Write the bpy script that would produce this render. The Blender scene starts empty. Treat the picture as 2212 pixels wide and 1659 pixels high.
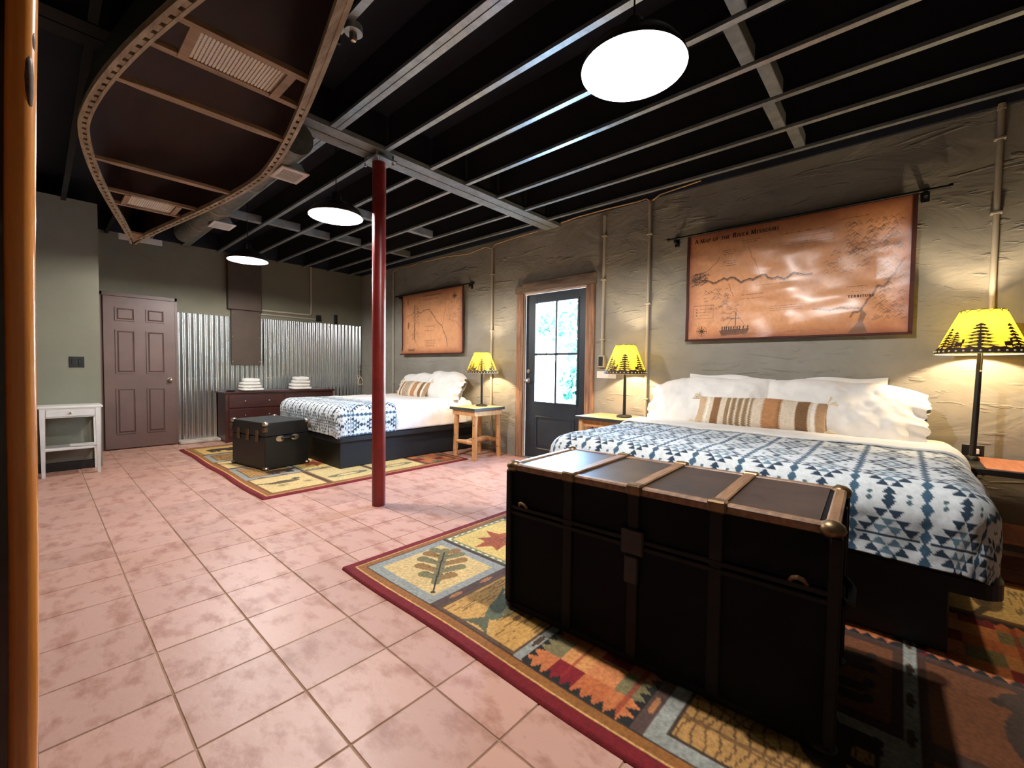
import bpy, bmesh, math, random
import numpy as np
from mathutils import Vector, Matrix

# ------------------------------------------------------------------ camera, world, exposure
scene = bpy.context.scene
COL = scene.collection
random.seed(7)
RNG = np.random.default_rng(7)

CAM_F, CAM_YAW, CAM_PITCH, CAM_ROLL = 929.31, math.radians(47.877), math.radians(2.045), math.radians(0.727)
CAM_POS = Vector((0.0, 0.0, 1.15))
_fw = Vector((math.sin(CAM_YAW) * math.cos(CAM_PITCH), math.cos(CAM_YAW) * math.cos(CAM_PITCH), -math.sin(CAM_PITCH)))
_rt = Vector((math.cos(CAM_YAW), -math.sin(CAM_YAW), 0.0))
_up = _rt.cross(_fw)
_r2 = _rt * math.cos(CAM_ROLL) + _up * math.sin(CAM_ROLL)
_u2 = -_rt * math.sin(CAM_ROLL) + _up * math.cos(CAM_ROLL)
cam_data = bpy.data.cameras.new('camera')
cam_data.sensor_fit = 'HORIZONTAL'
cam_data.sensor_width = 36.0
cam_data.lens = CAM_F * 36.0 / 2212.0
cam_data.clip_start = 0.02
cam = bpy.data.objects.new('camera', cam_data)
COL.objects.link(cam)
m = Matrix((( _r2.x, _u2.x, -_fw.x, CAM_POS.x), (_r2.y, _u2.y, -_fw.y, CAM_POS.y), (_r2.z, _u2.z, -_fw.z, CAM_POS.z), (0, 0, 0, 1)))
cam.matrix_world = m
scene.camera = cam

scene.view_settings.view_transform = 'Standard'
scene.view_settings.look = 'None'
scene.view_settings.gamma = 1.0
scene.view_settings.use_curve_mapping = False
scene.view_settings.exposure = 0.48

PENDANT_W = 120.0
LAMP_W = 30.0
SKY_STRENGTH = 14.0

world = bpy.data.worlds.new('sky')
scene.world = world
world.use_nodes = True
wn = world.node_tree
wn.nodes.clear()
w_out = wn.nodes.new('ShaderNodeOutputWorld')
w_bg = wn.nodes.new('ShaderNodeBackground')
w_sky = wn.nodes.new('ShaderNodeTexSky')
w_sky.sky_type = 'NISHITA'
w_sky.sun_disc = False
w_sky.sun_elevation = math.radians(48)
w_sky.sun_rotation = math.radians(250)
w_bg.inputs[1].default_value = SKY_STRENGTH
wn.links.new(w_sky.outputs[0], w_bg.inputs[0])
wn.links.new(w_bg.outputs[0], w_out.inputs[0])

sun_data = bpy.data.lights.new('sun', 'SUN')
sun_data.energy = 40.0
sun_data.angle = math.radians(0.6)
sun = bpy.data.objects.new('sun', sun_data)
COL.objects.link(sun)
sun.rotation_euler = (math.radians(38), 0, math.radians(-100))   # from behind the building, falls on the yard

# ------------------------------------------------------------------ small helpers
def lin(r, g=None, b=None):
    if g is None:
        r, g, b = r
    out = []
    for c in (r, g, b):
        c = c / 255.0
        out.append(c / 12.92 if c <= 0.04045 else ((c + 0.055) / 1.055) ** 2.4)
    return tuple(out)

MATS = {}
def mat(name, col=(128, 128, 128), rough=0.6, metal=0.0, col2=None, nscale=6.0, nstretch=(1, 1, 1), ndetail=6.0,
        ramp=(0.35, 0.65), bump=0.0, bscale=60.0, bstretch=(1, 1, 1), bdist=0.01, coat=0.0, spec=0.5, attr=False,
        obj_rand=0.0, emit=None, estr=0.0, sheen=0.0, wave=None, rough2=None):
    if name in MATS:
        return MATS[name]
    M = bpy.data.materials.new(name)
    M.use_nodes = True
    nt = M.node_tree
    nt.nodes.clear()
    out = nt.nodes.new('ShaderNodeOutputMaterial')
    P = nt.nodes.new('ShaderNodeBsdfPrincipled')
    nt.links.new(P.outputs[0], out.inputs[0])
    P.inputs['Base Color'].default_value = lin(col) + (1,)
    P.inputs['Roughness'].default_value = rough
    P.inputs['Metallic'].default_value = metal
    P.inputs['Specular IOR Level'].default_value = spec
    P.inputs['Coat Weight'].default_value = coat
    P.inputs['Coat Roughness'].default_value = 0.08
    P.inputs['Sheen Weight'].default_value = sheen
    geo = nt.nodes.new('ShaderNodeNewGeometry')
    colsock = None
    if attr:
        a = nt.nodes.new('ShaderNodeAttribute')
        a.attribute_name = 'Col'
        colsock = a.outputs['Color']
    if col2 is not None:
        mp = nt.nodes.new('ShaderNodeMapping')
        mp.inputs['Scale'].default_value = nstretch
        nt.links.new(geo.outputs['Position'], mp.inputs[0])
        if wave:
            tx = nt.nodes.new('ShaderNodeTexWave')
            tx.inputs['Scale'].default_value = nscale
            tx.inputs['Distortion'].default_value = wave
            tx.inputs['Detail'].default_value = 3
            fac = tx.outputs['Fac']
        else:
            tx = nt.nodes.new('ShaderNodeTexNoise')
            tx.inputs['Scale'].default_value = nscale
            tx.inputs['Detail'].default_value = ndetail
            tx.inputs['Roughness'].default_value = 0.62
            fac = tx.outputs['Fac']
        nt.links.new(mp.outputs[0], tx.inputs['Vector'])
        rp = nt.nodes.new('ShaderNodeValToRGB')
        rp.color_ramp.elements[0].position = ramp[0]
        rp.color_ramp.elements[1].position = ramp[1]
        rp.color_ramp.elements[0].color = lin(col) + (1,)
        rp.color_ramp.elements[1].color = lin(col2) + (1,)
        nt.links.new(fac, rp.inputs[0])
        if colsock is None:
            colsock = rp.outputs[0]
        else:
            mx = nt.nodes.new('ShaderNodeMixRGB')
            mx.blend_type = 'MULTIPLY'
            mx.inputs[0].default_value = 1.0
            nt.links.new(colsock, mx.inputs[1])
            nt.links.new(rp.outputs[0], mx.inputs[2])
            colsock = mx.outputs[0]
        if rough2 is not None:
            rr = nt.nodes.new('ShaderNodeMapRange')
            rr.inputs['To Min'].default_value = rough
            rr.inputs['To Max'].default_value = rough2
            nt.links.new(fac, rr.inputs[0])
            nt.links.new(rr.outputs[0], P.inputs['Roughness'])
    if obj_rand > 0:
        oi = nt.nodes.new('ShaderNodeObjectInfo')
        mr = nt.nodes.new('ShaderNodeMapRange')
        mr.inputs['To Min'].default_value = 1 - obj_rand
        mr.inputs['To Max'].default_value = 1 + obj_rand
        nt.links.new(oi.outputs['Random'], mr.inputs[0])
        hs = nt.nodes.new('ShaderNodeHueSaturation')
        nt.links.new(mr.outputs[0], hs.inputs['Value'])
        if colsock is None:
            hs.inputs['Color'].default_value = lin(col) + (1,)
        else:
            nt.links.new(colsock, hs.inputs['Color'])
        colsock = hs.outputs[0]
    if colsock is not None:
        nt.links.new(colsock, P.inputs['Base Color'])
    if bump > 0:
        mp2 = nt.nodes.new('ShaderNodeMapping')
        mp2.inputs['Scale'].default_value = bstretch
        nt.links.new(geo.outputs['Position'], mp2.inputs[0])
        nz = nt.nodes.new('ShaderNodeTexNoise')
        nz.inputs['Scale'].default_value = bscale
        nz.inputs['Detail'].default_value = 5
        nt.links.new(mp2.outputs[0], nz.inputs['Vector'])
        bp = nt.nodes.new('ShaderNodeBump')
        bp.inputs['Strength'].default_value = bump
        bp.inputs['Distance'].default_value = bdist
        nt.links.new(nz.outputs['Fac'], bp.inputs['Height'])
        nt.links.new(bp.outputs[0], P.inputs['Normal'])
    if emit:
        P.inputs['Emission Color'].default_value = lin(emit) + (1,)
        P.inputs['Emission Strength'].default_value = estr
    MATS[name] = M
    return M

class MB:
    """collects shapes and links them as ONE mesh object"""
    def __init__(s):
        s.v, s.f, s.mi = [], [], []
    def add(s, vs, fs, mi=0, M=None):
        o = len(s.v)
        if M is not None:
            vs = [tuple(M @ Vector(p)) for p in vs]
        s.v += [tuple(p) for p in vs]
        s.f += [tuple(i + o for i in f) for f in fs]
        s.mi += [mi] * len(fs)
        return s
    def box(s, x0, x1, y0, y1, z0, z1, mi=0, M=None, bev=0.0):
        if bev > 0:
            b = min(bev, (x1 - x0) * .49, (y1 - y0) * .49, (z1 - z0) * .49)
            vs = []
            idx = {}
            for i, (X, sx) in enumerate(((x0, 1), (x1, -1))):
                for j, (Y, sy) in enumerate(((y0, 1), (y1, -1))):
                    for k, (Z, sz) in enumerate(((z0, 1), (z1, -1))):
                        idx[i, j, k, 0] = len(vs); vs.append((X, Y + sy * b, Z + sz * b))
                        idx[i, j, k, 1] = len(vs); vs.append((X + sx * b, Y, Z + sz * b))
                        idx[i, j, k, 2] = len(vs); vs.append((X + sx * b, Y + sy * b, Z))
            fs = []
            def face(q):
                fs.append(q)
            for i in (0, 1):
                q = [idx[i, 0, 0, 0], idx[i, 1, 0, 0], idx[i, 1, 1, 0], idx[i, 0, 1, 0]]
                face(q if i else q[::-1])
                q = [idx[0, i, 0, 1], idx[1, i, 0, 1], idx[1, i, 1, 1], idx[0, i, 1, 1]]
                face(q[::-1] if i else q)
                q = [idx[0, 0, i, 2], idx[1, 0, i, 2], idx[1, 1, i, 2], idx[0, 1, i, 2]]
                face(q if i else q[::-1])
            for j in (0, 1):
                for k in (0, 1):
                    q = [idx[0, j, k, 1], idx[1, j, k, 1], idx[1, j, k, 2], idx[0, j, k, 2]]
                    face(q if j == k else q[::-1]) if True else 0
                    q = [idx[j, 0, k, 0], idx[j, 1, k, 0], idx[j, 1, k, 2], idx[j, 0, k, 2]]
                    face(q[::-1] if j == k else q)
                    q = [idx[j, k, 0, 0], idx[j, k, 1, 0], idx[j, k, 1, 1], idx[j, k, 0, 1]]
                    face(q if j == k else q[::-1])
            for i in (0, 1):
                for j in (0, 1):
                    for k in (0, 1):
                        q = [idx[i, j, k, 0], idx[i, j, k, 1], idx[i, j, k, 2]]
                        face(q if (i + j + k) % 2 else q[::-1])
            return s.add(vs, fs, mi, M)
        vs = [(x0, y0, z0), (x1, y0, z0), (x1, y1, z0), (x0, y1, z0), (x0, y0, z1), (x1, y0, z1), (x1, y1, z1), (x0, y1, z1)]
        fs = [(3, 2, 1, 0), (4, 5, 6, 7), (0, 1, 5, 4), (1, 2, 6, 5), (2, 3, 7, 6), (3, 0, 4, 7)]
        return s.add(vs, fs, mi, M)
    def tube(s, pts, r, n=10, mi=0, cap=True, M=None):
        pts = [Vector(p) for p in pts]
        rs = r if isinstance(r, (list, tuple)) else [r] * len(pts)
        vs, fs = [], []
        prev = None
        for i, p in enumerate(pts):
            t = (pts[min(i + 1, len(pts) - 1)] - pts[max(i - 1, 0)]).normalized()
            a = prev if prev is not None else (Vector((0, 0, 1)) if abs(t.z) < .9 else Vector((1, 0, 0)))
            u = (a - t * a.dot(t)).normalized()
            w = t.cross(u)
            prev = u
            for k in range(n):
                an = 2 * math.pi * k / n
                vs.append(p + (u * math.cos(an) + w * math.sin(an)) * rs[i])
        for i in range(len(pts) - 1):
            for k in range(n):
                a, b = i * n + k, i * n + (k + 1) % n
                fs.append((a, b, b + n, a + n))
        if cap:
            fs.append(tuple(range(n))[::-1])
            fs.append(tuple(range((len(pts) - 1) * n, len(pts) * n)))
        return s.add(vs, fs, mi, M)
    def lathe(s, prof, n=32, c=(0, 0, 0), mi=0, M=None, cap=False):
        vs, fs = [], []
        for r, z in prof:
            for k in range(n):
                a = 2 * math.pi * k / n
                vs.append((c[0] + r * math.cos(a), c[1] + r * math.sin(a), c[2] + z))
        for i in range(len(prof) - 1):
            for k in range(n):
                a, b = i * n + k, i * n + (k + 1) % n
                fs.append((a, b, b + n, a + n))
        if cap:
            fs.append(tuple(range(n))[::-1])
            fs.append(tuple(range((len(prof) - 1) * n, len(prof) * n)))
        return s.add(vs, fs, mi, M)
    def ball(s, c, r, n=12, mi=0, sz=1.0):
        prof = [(max(1e-4, r * math.sin(math.pi * i / (n // 2))), -r * sz * math.cos(math.pi * i / (n // 2))) for i in range(n // 2 + 1)]
        return s.lathe(prof, n, c, mi)
    def prism(s, poly, d0, d1, axis='x', mi=0, M=None):
        """extrude a 2D polygon along an axis between d0 and d1"""
        n = len(poly)
        def P(a, b, d):
            return {'x': (d, a, b), 'y': (a, d, b), 'z': (a, b, d)}[axis]
        vs = [P(a, b, d0) for a, b in poly] + [P(a, b, d1) for a, b in poly]
        fs = [tuple(range(n))[::-1], tuple(range(n, 2 * n))] + [(i, (i + 1) % n, (i + 1) % n + n, i + n) for i in range(n)]
        return s.add(vs, fs, mi, M)
    def build(s, name, mats, parent=None, smooth=False, loc=None, rotz=0.0):
        me = bpy.data.meshes.new(name)
        me.from_pydata(s.v, [], s.f)
        if not isinstance(mats, (list, tuple)):
            mats = [mats]
        for q in mats:
            me.materials.append(q)
        if len(mats) > 1:
            me.polygons.foreach_set('material_index', s.mi)
        bm = bmesh.new(); bm.from_mesh(me)
        bmesh.ops.recalc_face_normals(bm, faces=bm.faces)
        bm.to_mesh(me); bm.free()
        if smooth:
            me.polygons.foreach_set('use_smooth', [True] * len(me.polygons))
            try:
                me.set_sharp_from_angle(angle=math.radians(40))
            except Exception:
                pass
        me.update()
        o = bpy.data.objects.new(name, me)
        COL.objects.link(o)
        if parent is not None:
            o.parent = parent
        if loc is not None:
            o.location = loc
        o.rotation_euler.z = rotz
        return o

def tag(o, label=None, cat=None, group=None, kind=None):
    if label: o['label'] = label
    if cat: o['category'] = cat
    if group: o['group'] = group
    if kind: o['kind'] = kind
    return o
def thing(name, label, cat, loc=(0, 0, 0), rotz=0.0, group=None):
    o = bpy.data.objects.new(name, None)
    o.empty_display_size = 0.1
    COL.objects.link(o)
    o.location = loc
    o.rotation_euler.z = rotz
    return tag(o, label, cat, group)
def struct(o):
    o['kind'] = 'structure'
    return o
def copy_tree(o, parent=None):
    c = o.copy()
    COL.objects.link(c)
    c.parent = parent
    for ch in list(o.children):
        copy_tree(ch, c)
    return c

def grid_obj(name, P, material, parent=None, color=None, smooth=True, closed=False, loc=None, rotz=0.0):
    ny, nx = P.shape[:2]
    me = bpy.data.meshes.new(name)
    V = np.ascontiguousarray(P.reshape(-1, 3), dtype=np.float32)
    ii = np.arange(ny * nx).reshape(ny, nx)
    q = np.stack([ii[:-1, :-1], ii[:-1, 1:], ii[1:, 1:], ii[1:, :-1]], -1).reshape(-1, 4)
    me.vertices.add(len(V)); me.vertices.foreach_set('co', V.ravel())
    me.loops.add(q.size); me.loops.foreach_set('vertex_index', q.ravel().astype(np.int32))
    me.polygons.add(len(q)); me.polygons.foreach_set('loop_start', (np.arange(len(q)) * 4).astype(np.int32))
    if smooth:
        me.polygons.foreach_set('use_smooth', np.ones(len(q), dtype=bool))
    me.update(calc_edges=True)
    if color is not None:
        at = me.color_attributes.new('Col', 'FLOAT_COLOR', 'POINT')
        c = np.ones((ny * nx, 4), dtype=np.float32)
        c[:, :3] = color.reshape(-1, 3)
        at.data.foreach_set('color', c.ravel())
    me.materials.append(material)
    o = bpy.data.objects.new(name, me)
    COL.objects.link(o)
    if parent is not None:
        o.parent = parent
    if loc is not None:
        o.location = loc
    o.rotation_euler.z = rotz
    return o

def vnoise(x, y, scale, seed=0, octaves=4, pers=0.5):
    """smooth value noise on arrays, range about 0..1"""
    rs = np.random.default_rng(seed)
    T = rs.random((64, 64))
    out = np.zeros_like(x, dtype=float); amp = 1.0; tot = 0.0; sc = scale
    for k in range(octaves):
        X, Y = x * sc + 17.3 * k, y * sc + 5.1 * k
        xi, yi = np.floor(X).astype(int), np.floor(Y).astype(int)
        fx, fy = X - xi, Y - yi
        fx = fx * fx * (3 - 2 * fx); fy = fy * fy * (3 - 2 * fy)
        a = T[yi % 64, xi % 64]; b = T[yi % 64, (xi + 1) % 64]; c = T[(yi + 1) % 64, xi % 64]; d = T[(yi + 1) % 64, (xi + 1) % 64]
        out += amp * ((a * (1 - fx) + b * fx) * (1 - fy) + (c * (1 - fx) + d * fx) * fy)
        tot += amp; amp *= pers; sc *= 2.0
    return out / tot

class Canvas:
    """flat print drawn on a fine grid: x to the right, y up (metres)"""
    def __init__(s, w, h, step, base):
        s.nx, s.ny = int(round(w / step)) + 1, int(round(h / step)) + 1
        s.w, s.h = w, h
        s.xs, s.ys = np.linspace(0, w, s.nx), np.linspace(0, h, s.ny)
        s.x, s.y = np.meshgrid(s.xs, s.ys)
        s.c = np.zeros((s.ny, s.nx, 3)); s.c[:] = lin(base)
    def _win(s, x0, x1, y0, y1):
        i0, i1 = np.searchsorted(s.xs, x0), np.searchsorted(s.xs, x1, 'right')
        j0, j1 = np.searchsorted(s.ys, y0), np.searchsorted(s.ys, y1, 'right')
        return slice(j0, j1), slice(i0, i1)
    def put(s, win, mask, col, a=1.0):
        c = s.c[win]
        al = (mask.astype(float) * a)[..., None]
        s.c[win] = c * (1 - al) + np.array(lin(col)) * al
    def rect(s, x0, x1, y0, y1, col, a=1.0):
        w = s._win(x0, x1, y0, y1)
        s.put(w, np.ones(s.x[w].shape), col, a)
    def line(s, pts, wd, col, a=1.0, taper=None):
        for k in range(len(pts) - 1):
            (ax, ay), (bx, by) = pts[k], pts[k + 1]
            m_ = wd
            w = s._win(min(ax, bx) - m_, max(ax, bx) + m_, min(ay, by) - m_, max(ay, by) + m_)
            X, Y = s.x[w], s.y[w]
            if X.size == 0: continue
            dx, dy = bx - ax, by - ay
            t = np.clip(((X - ax) * dx + (Y - ay) * dy) / (dx * dx + dy * dy + 1e-12), 0, 1)
            d = np.hypot(X - ax - t * dx, Y - ay - t * dy)
            hw = wd / 2 if taper is None else (wd * (1 - t) + taper * t) / 2
            s.put(w, d <= hw, col, a)
    def poly(s, pts, col, a=1.0):
        px = np.array([p[0] for p in pts]); py = np.array([p[1] for p in pts])
        w = s._win(px.min(), px.max(), py.min(), py.max())
        X, Y = s.x[w], s.y[w]
        if X.size == 0: return
        ins = np.zeros(X.shape, bool)
        j = len(pts) - 1
        for i in range(len(pts)):
            if py[i] != py[j]:
                cond = ((py[i] > Y) != (py[j] > Y)) & (X < (px[j] - px[i]) * (Y - py[i]) / (py[j] - py[i]) + px[i])
                ins ^= cond
            j = i
        s.put(w, ins, col, a)
    def ell(s, cx, cy, rx, ry, col, a=1.0, ang=0.0, inner=0.0):
        R = max(rx, ry)
        w = s._win(cx - R, cx + R, cy - R, cy + R)
        X, Y = s.x[w] - cx, s.y[w] - cy
        if X.size == 0: return
        u, v = X * math.cos(ang) + Y * math.sin(ang), -X * math.sin(ang) + Y * math.cos(ang)
        d = np.hypot(u / rx, v / ry)
        s.put(w, (d <= 1) & (d >= inner), col, a)

# ------------------------------------------------------------------ materials
M_WALL = None
M_WALLSMOOTH = mat('painted_wall', (120, 117, 100), 0.85, col2=(111, 109, 93), nscale=1.5, bump=0.08, bscale=90, bdist=0.004)
M_BLACKCEIL = mat('black_ceiling_paint', (24, 30, 42), 0.9, col2=(30, 37, 50), nscale=3)
M_GALV = mat('galvanised_steel', (176, 186, 188), 0.38, 0.7, col2=(146, 156, 158), nscale=14)
M_GALVDULL = mat('dull_grey_steel', (136, 140, 138), 0.6, 0.3, col2=(112, 116, 114), nscale=10)
M_BLACKSTEEL = mat('black_painted_steel', (14, 15, 18), 0.75)
M_TILE = mat('clay_floor_tile', (200, 153, 134), 0.34, col2=(170, 118, 98), nscale=10, nstretch=(1, .55, 1), ndetail=12, ramp=(0.49, 0.64), bump=0.22, bscale=24, bdist=0.006, obj_rand=0.09, rough2=0.5)
M_GROUT = mat('tan_grout', (172, 138, 112), 0.9, col2=(146, 112, 88), nscale=5)
M_REDPOST = mat('red_oxide_paint', (128, 34, 28), 0.38, col2=(112, 27, 24), nscale=9, bump=0.05, bscale=80)
M_CORR = mat('corrugated_zinc', (222, 226, 226), 0.21, 1.0, col2=(206, 210, 212), nscale=3, nstretch=(1, 1, .3), rough2=0.23)
M_DARKBOX = mat('brown_painted_metal', (74, 58, 44), 0.6, col2=(66, 52, 40), nscale=6)
M_DOORBROWN = mat('brown_door_paint', (98, 74, 66), 0.45, col2=(90, 67, 60), nscale=4)
M_DOORDARK = mat('slate_door_paint', (38, 46, 54), 0.42, col2=(30, 38, 46), nscale=4)
M_BARNWOOD = mat('weathered_barn_wood', (166, 124, 94), 0.75, col2=(104, 74, 56), nscale=5, nstretch=(6, 6, .5), bump=0.3, bscale=30, bstretch=(5, 5, .4), bdist=0.01)
M_BARNWOODH = mat('weathered_barn_wood_header', (140, 118, 98), 0.75, col2=(90, 74, 60), nscale=5, nstretch=(6, .5, 6), bump=0.3, bscale=30, bstretch=(5, .4, 5), bdist=0.01)
M_PALETRIM = mat('pale_trim', (214, 190, 165), 0.6)
M_BRASS = mat('dull_brass', (176, 140, 84), 0.35, 0.9)
M_CHROME = mat('bright_metal', (215, 212, 205), 0.2, 1.0)
M_WHITEPAINT = mat('white_paint', (214, 208, 200), 0.45, col2=(202, 196, 188), nscale=8)
M_OFFWHITE = mat('offwhite_metal', (196, 192, 184), 0.5)
M_BLACKPLASTIC = mat('black_plastic', (14, 14, 15), 0.4)
M_DARKCHERRY = mat('dark_cherry_wood', (70, 30, 22), 0.38, col2=(50, 20, 15), nscale=4, nstretch=(1, 1, 6), coat=0.2)
M_BEDBLACK = mat('black_bed_paint', (15, 19, 25), 0.55, col2=(12, 16, 21), nscale=5)
M_TOWEL = mat('white_towel', (232, 228, 220), 0.95, bump=0.3, bscale=220, bdist=0.003, sheen=0.3)
M_LINEN = mat('white_linen', (236, 232, 226), 0.9, col2=(228, 224, 218), nscale=10, bump=0.12, bscale=30, bstretch=(1, 1, 1), bdist=0.012, sheen=0.2)
M_PRINT = mat('printed_cloth', (255, 255, 255), 0.9, attr=True, col2=(232, 232, 232), nscale=45, bump=0.15, bscale=160, bdist=0.004, sheen=0.15)
M_RUG = mat('rug_pile', (255, 255, 255), 0.95, attr=True, col2=(205, 205, 205), nscale=60, bump=0.35, bscale=260, bdist=0.006)
M_MAP = mat('map_canvas', (255, 255, 255), 0.34, attr=True, spec=0.9, col2=(240, 236, 232), nscale=30)
M_INK = mat('map_ink', (60, 34, 22), 0.7)
M_LOGWOOD = mat('peeled_log_wood', (214, 166, 108), 0.55, col2=(188, 130, 76), nscale=4, nstretch=(5, 5, .8), bump=0.12, bscale=16)
M_LOGTOP = mat('pale_slab_wood', (208, 170, 120), 0.5, col2=(190, 148, 98), nscale=6, nstretch=(.6, 6, 6))
M_PINKWOOD = mat('reddish_shelf_wood', (206, 138, 106), 0.5, col2=(184, 116, 86), nscale=6, nstretch=(.6, 6, 6))
M_TABLEEDGE = mat('dark_green_edge', (44, 50, 46), 0.5)
M_IRON = mat('black_iron', (22, 21, 22), 0.5, 0.3, bump=0.1, bscale=60)
M_CANOEHULL = mat('canoe_inside', (46, 19, 14), 0.6, col2=(34, 14, 10), nscale=4, nstretch=(3, .5, 3))
M_CANOEOUT = mat('canoe_outside', (30, 44, 38), 0.5)
M_ASH = mat('ash_wood', (150, 122, 92), 0.5, col2=(118, 92, 66), nscale=7, nstretch=(.7, 5, 5))
M_GUNWALE = mat('weathered_gunwale', (160, 146, 118), 0.6, col2=(112, 92, 66), nscale=8, nstretch=(5, .6, 5), ndetail=8)
M_CANE = mat('woven_cane', (206, 200, 182), 0.7)
M_DUCT = mat('foil_duct', (150, 148, 140), 0.34, 0.85, col2=(116, 112, 104), nscale=16, bump=0.4, bscale=24, bdist=0.015)
M_LEATHER = mat('dark_brown_trunk_hide', (52, 39, 33), 0.34, col2=(36, 27, 24), nscale=5, bump=0.12, bscale=70, bdist=0.004, rough2=0.5)
M_TRUNKSIDE = mat('black_trunk_side', (6, 7, 10), 0.75, col2=(5, 6, 8), nscale=6, spec=.12)
M_SLAT = mat('worn_trunk_slat', (140, 104, 72), 0.5, col2=(98, 68, 46), nscale=9, nstretch=(.8, 5, 5))
M_SLATDARK = mat('dark_trunk_slat', (19, 15, 14), 0.65, col2=(13, 11, 10), nscale=7, spec=.2)  # dark wood, taken darker still for the shade on the trunk front
M_HARDDARK = mat('shaded_hardware', (34, 28, 23), 0.55, 0.3, col2=(24, 20, 17), nscale=20)  # lock and low caps: hardware darkened, the trunk front's shade in the colour
M_HARDWARE = mat('aged_brass_hardware', (128, 104, 74), 0.4, 0.8, col2=(92, 72, 50), nscale=20)
M_TRUNKBLACK = mat('black_fibre_trunk', (20, 22, 22), 0.45, col2=(16, 17, 18), nscale=8, bump=0.06, bscale=120)
M_NICKEL = mat('nickel_hardware', (196, 186, 170), 0.3, 0.95)
M_POSTWOOD = mat('varnished_knotty_pine', (226, 148, 68), 0.25, col2=(176, 96, 38), nscale=5, nstretch=(12, 12, .7), ramp=(.4, .75), coat=1.0)
M_POSTDARK = mat('varnished_dark_groove', (60, 22, 8), 0.25, coat=0.8)
M_KNOT = mat('wood_knot', (62, 50, 36), 0.7, col2=(100, 66, 34), nscale=90, coat=0.15)
M_SHADE_OUT = mat('dark_bronze_enamel', (34, 30, 28), 0.4, 0.4)
M_SHADE_IN = mat('white_enamel', (240, 238, 232), 0.5)
M_BULB = mat('lit_bulb', (255, 250, 240), 0.4, emit=(255, 244, 226), estr=30.0)
M_SILH = mat('brown_silhouette', (60, 38, 16), 0.7)
M_LACE = mat('pale_lacing', (240, 226, 176), 0.7)
M_CABLE = mat('tan_cable', (186, 150, 104), 0.6)
M_CONDUIT = mat('painted_conduit', (168, 158, 140), 0.6)
M_GROUND = mat('pale_gravel', (206, 204, 200), 0.95, col2=(182, 180, 172), nscale=3, ndetail=9)
M_LEAF = mat('leaf_green', (34, 92, 78), 0.6, col2=(60, 124, 104), nscale=2)
M_BARK = mat('grey_bark', (104, 88, 74), 0.9, col2=(76, 62, 52), nscale=12)
M_TASSEL = mat('cream_yarn', (226, 208, 178), 0.95)
M_PAPER = mat('white_card', (226, 222, 214), 0.7)

def translucent_shade():
    M = bpy.data.materials.new('yellow_parchment_shade')
    M.use_nodes = True
    nt = M.node_tree; nt.nodes.clear()
    out = nt.nodes.new('ShaderNodeOutputMaterial')
    tr = nt.nodes.new('ShaderNodeBsdfTranslucent'); tr.inputs[0].default_value = tuple(.20 * q for q in lin(252, 226, 62)) + (1,)
    df = nt.nodes.new('ShaderNodeBsdfDiffuse'); df.inputs[0].default_value = lin(190, 166, 92) + (1,)
    mx = nt.nodes.new('ShaderNodeMixShader'); mx.inputs[0].default_value = 0.42
    nt.links.new(df.outputs[0], mx.inputs[1]); nt.links.new(tr.outputs[0], mx.inputs[2]); nt.links.new(mx.outputs[0], out.inputs[0])
    return M
M_PARCH = translucent_shade()
def pane_glass():
    M = bpy.data.materials.new('window_glass')
    M.use_nodes = True
    nt = M.node_tree; nt.nodes.clear()
    out = nt.nodes.new('ShaderNodeOutputMaterial')
    tr = nt.nodes.new('ShaderNodeBsdfTransparent'); tr.inputs[0].default_value = (0.93, 0.97, 0.97, 1)
    gl = nt.nodes.new('ShaderNodeBsdfGlossy'); gl.inputs['Roughness'].default_value = 0.03
    mx = nt.nodes.new('ShaderNodeMixShader'); mx.inputs[0].default_value = 0.05
    nt.links.new(tr.outputs[0], mx.inputs[1]); nt.links.new(gl.outputs[0], mx.inputs[2]); nt.links.new(mx.outputs[0], out.inputs[0])
    return M
M_GLASS = pane_glass()

def plaster():
    M = mat('plaster_wall', (148, 143, 131), 0.8, col2=(134, 129, 117), nscale=2.5)
    nt = M.node_tree
    P = [n for n in nt.nodes if n.type == 'BSDF_PRINCIPLED'][0]
    geo = [n for n in nt.nodes if n.type == 'NEW_GEOMETRY'][0]
    prev = None
    for sc, st, lo, hi, dist, rot in ((2.4, (1, .8, 1.4), .3, .7, .018, .25), (4.5, (1, .5, 2.6), .60, .69, .013, .35), (9, (1, .55, 2.4), .63, .70, .007, -.25)):
        mp = nt.nodes.new('ShaderNodeMapping'); mp.inputs['Scale'].default_value = st; mp.inputs['Rotation'].default_value = (rot, 0, 0)
        nz = nt.nodes.new('ShaderNodeTexNoise'); nz.inputs['Scale'].default_value = sc; nz.inputs['Detail'].default_value = 4; nz.inputs['Distortion'].default_value = .6
        mr = nt.nodes.new('ShaderNodeMapRange'); mr.inputs['From Min'].default_value = lo; mr.inputs['From Max'].default_value = hi
        bp = nt.nodes.new('ShaderNodeBump'); bp.inputs['Strength'].default_value = .55; bp.inputs['Distance'].default_value = dist
        nt.links.new(geo.outputs['Position'], mp.inputs[0]); nt.links.new(mp.outputs[0], nz.inputs['Vector']); nt.links.new(nz.outputs['Fac'], mr.inputs[0]); nt.links.new(mr.outputs[0], bp.inputs['Height'])
        if prev is not None: nt.links.new(prev.outputs[0], bp.inputs['Normal'])
        prev = bp
    nt.links.new(prev.outputs[0], P.inputs['Normal'])
    return M
M_WALL = plaster()

# ------------------------------------------------------------------ the room
XR, YF, XL, YN = 4.25, 7.80, -2.60, -2.60      # right, far, left, near wall faces
XB, YB = 0.48, 6.60                            # corner of the wall block on the left
ZJ, ZD, ZW = 2.861, 3.14, 2.895                # joist undersides, roof deck, top of the plaster

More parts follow.
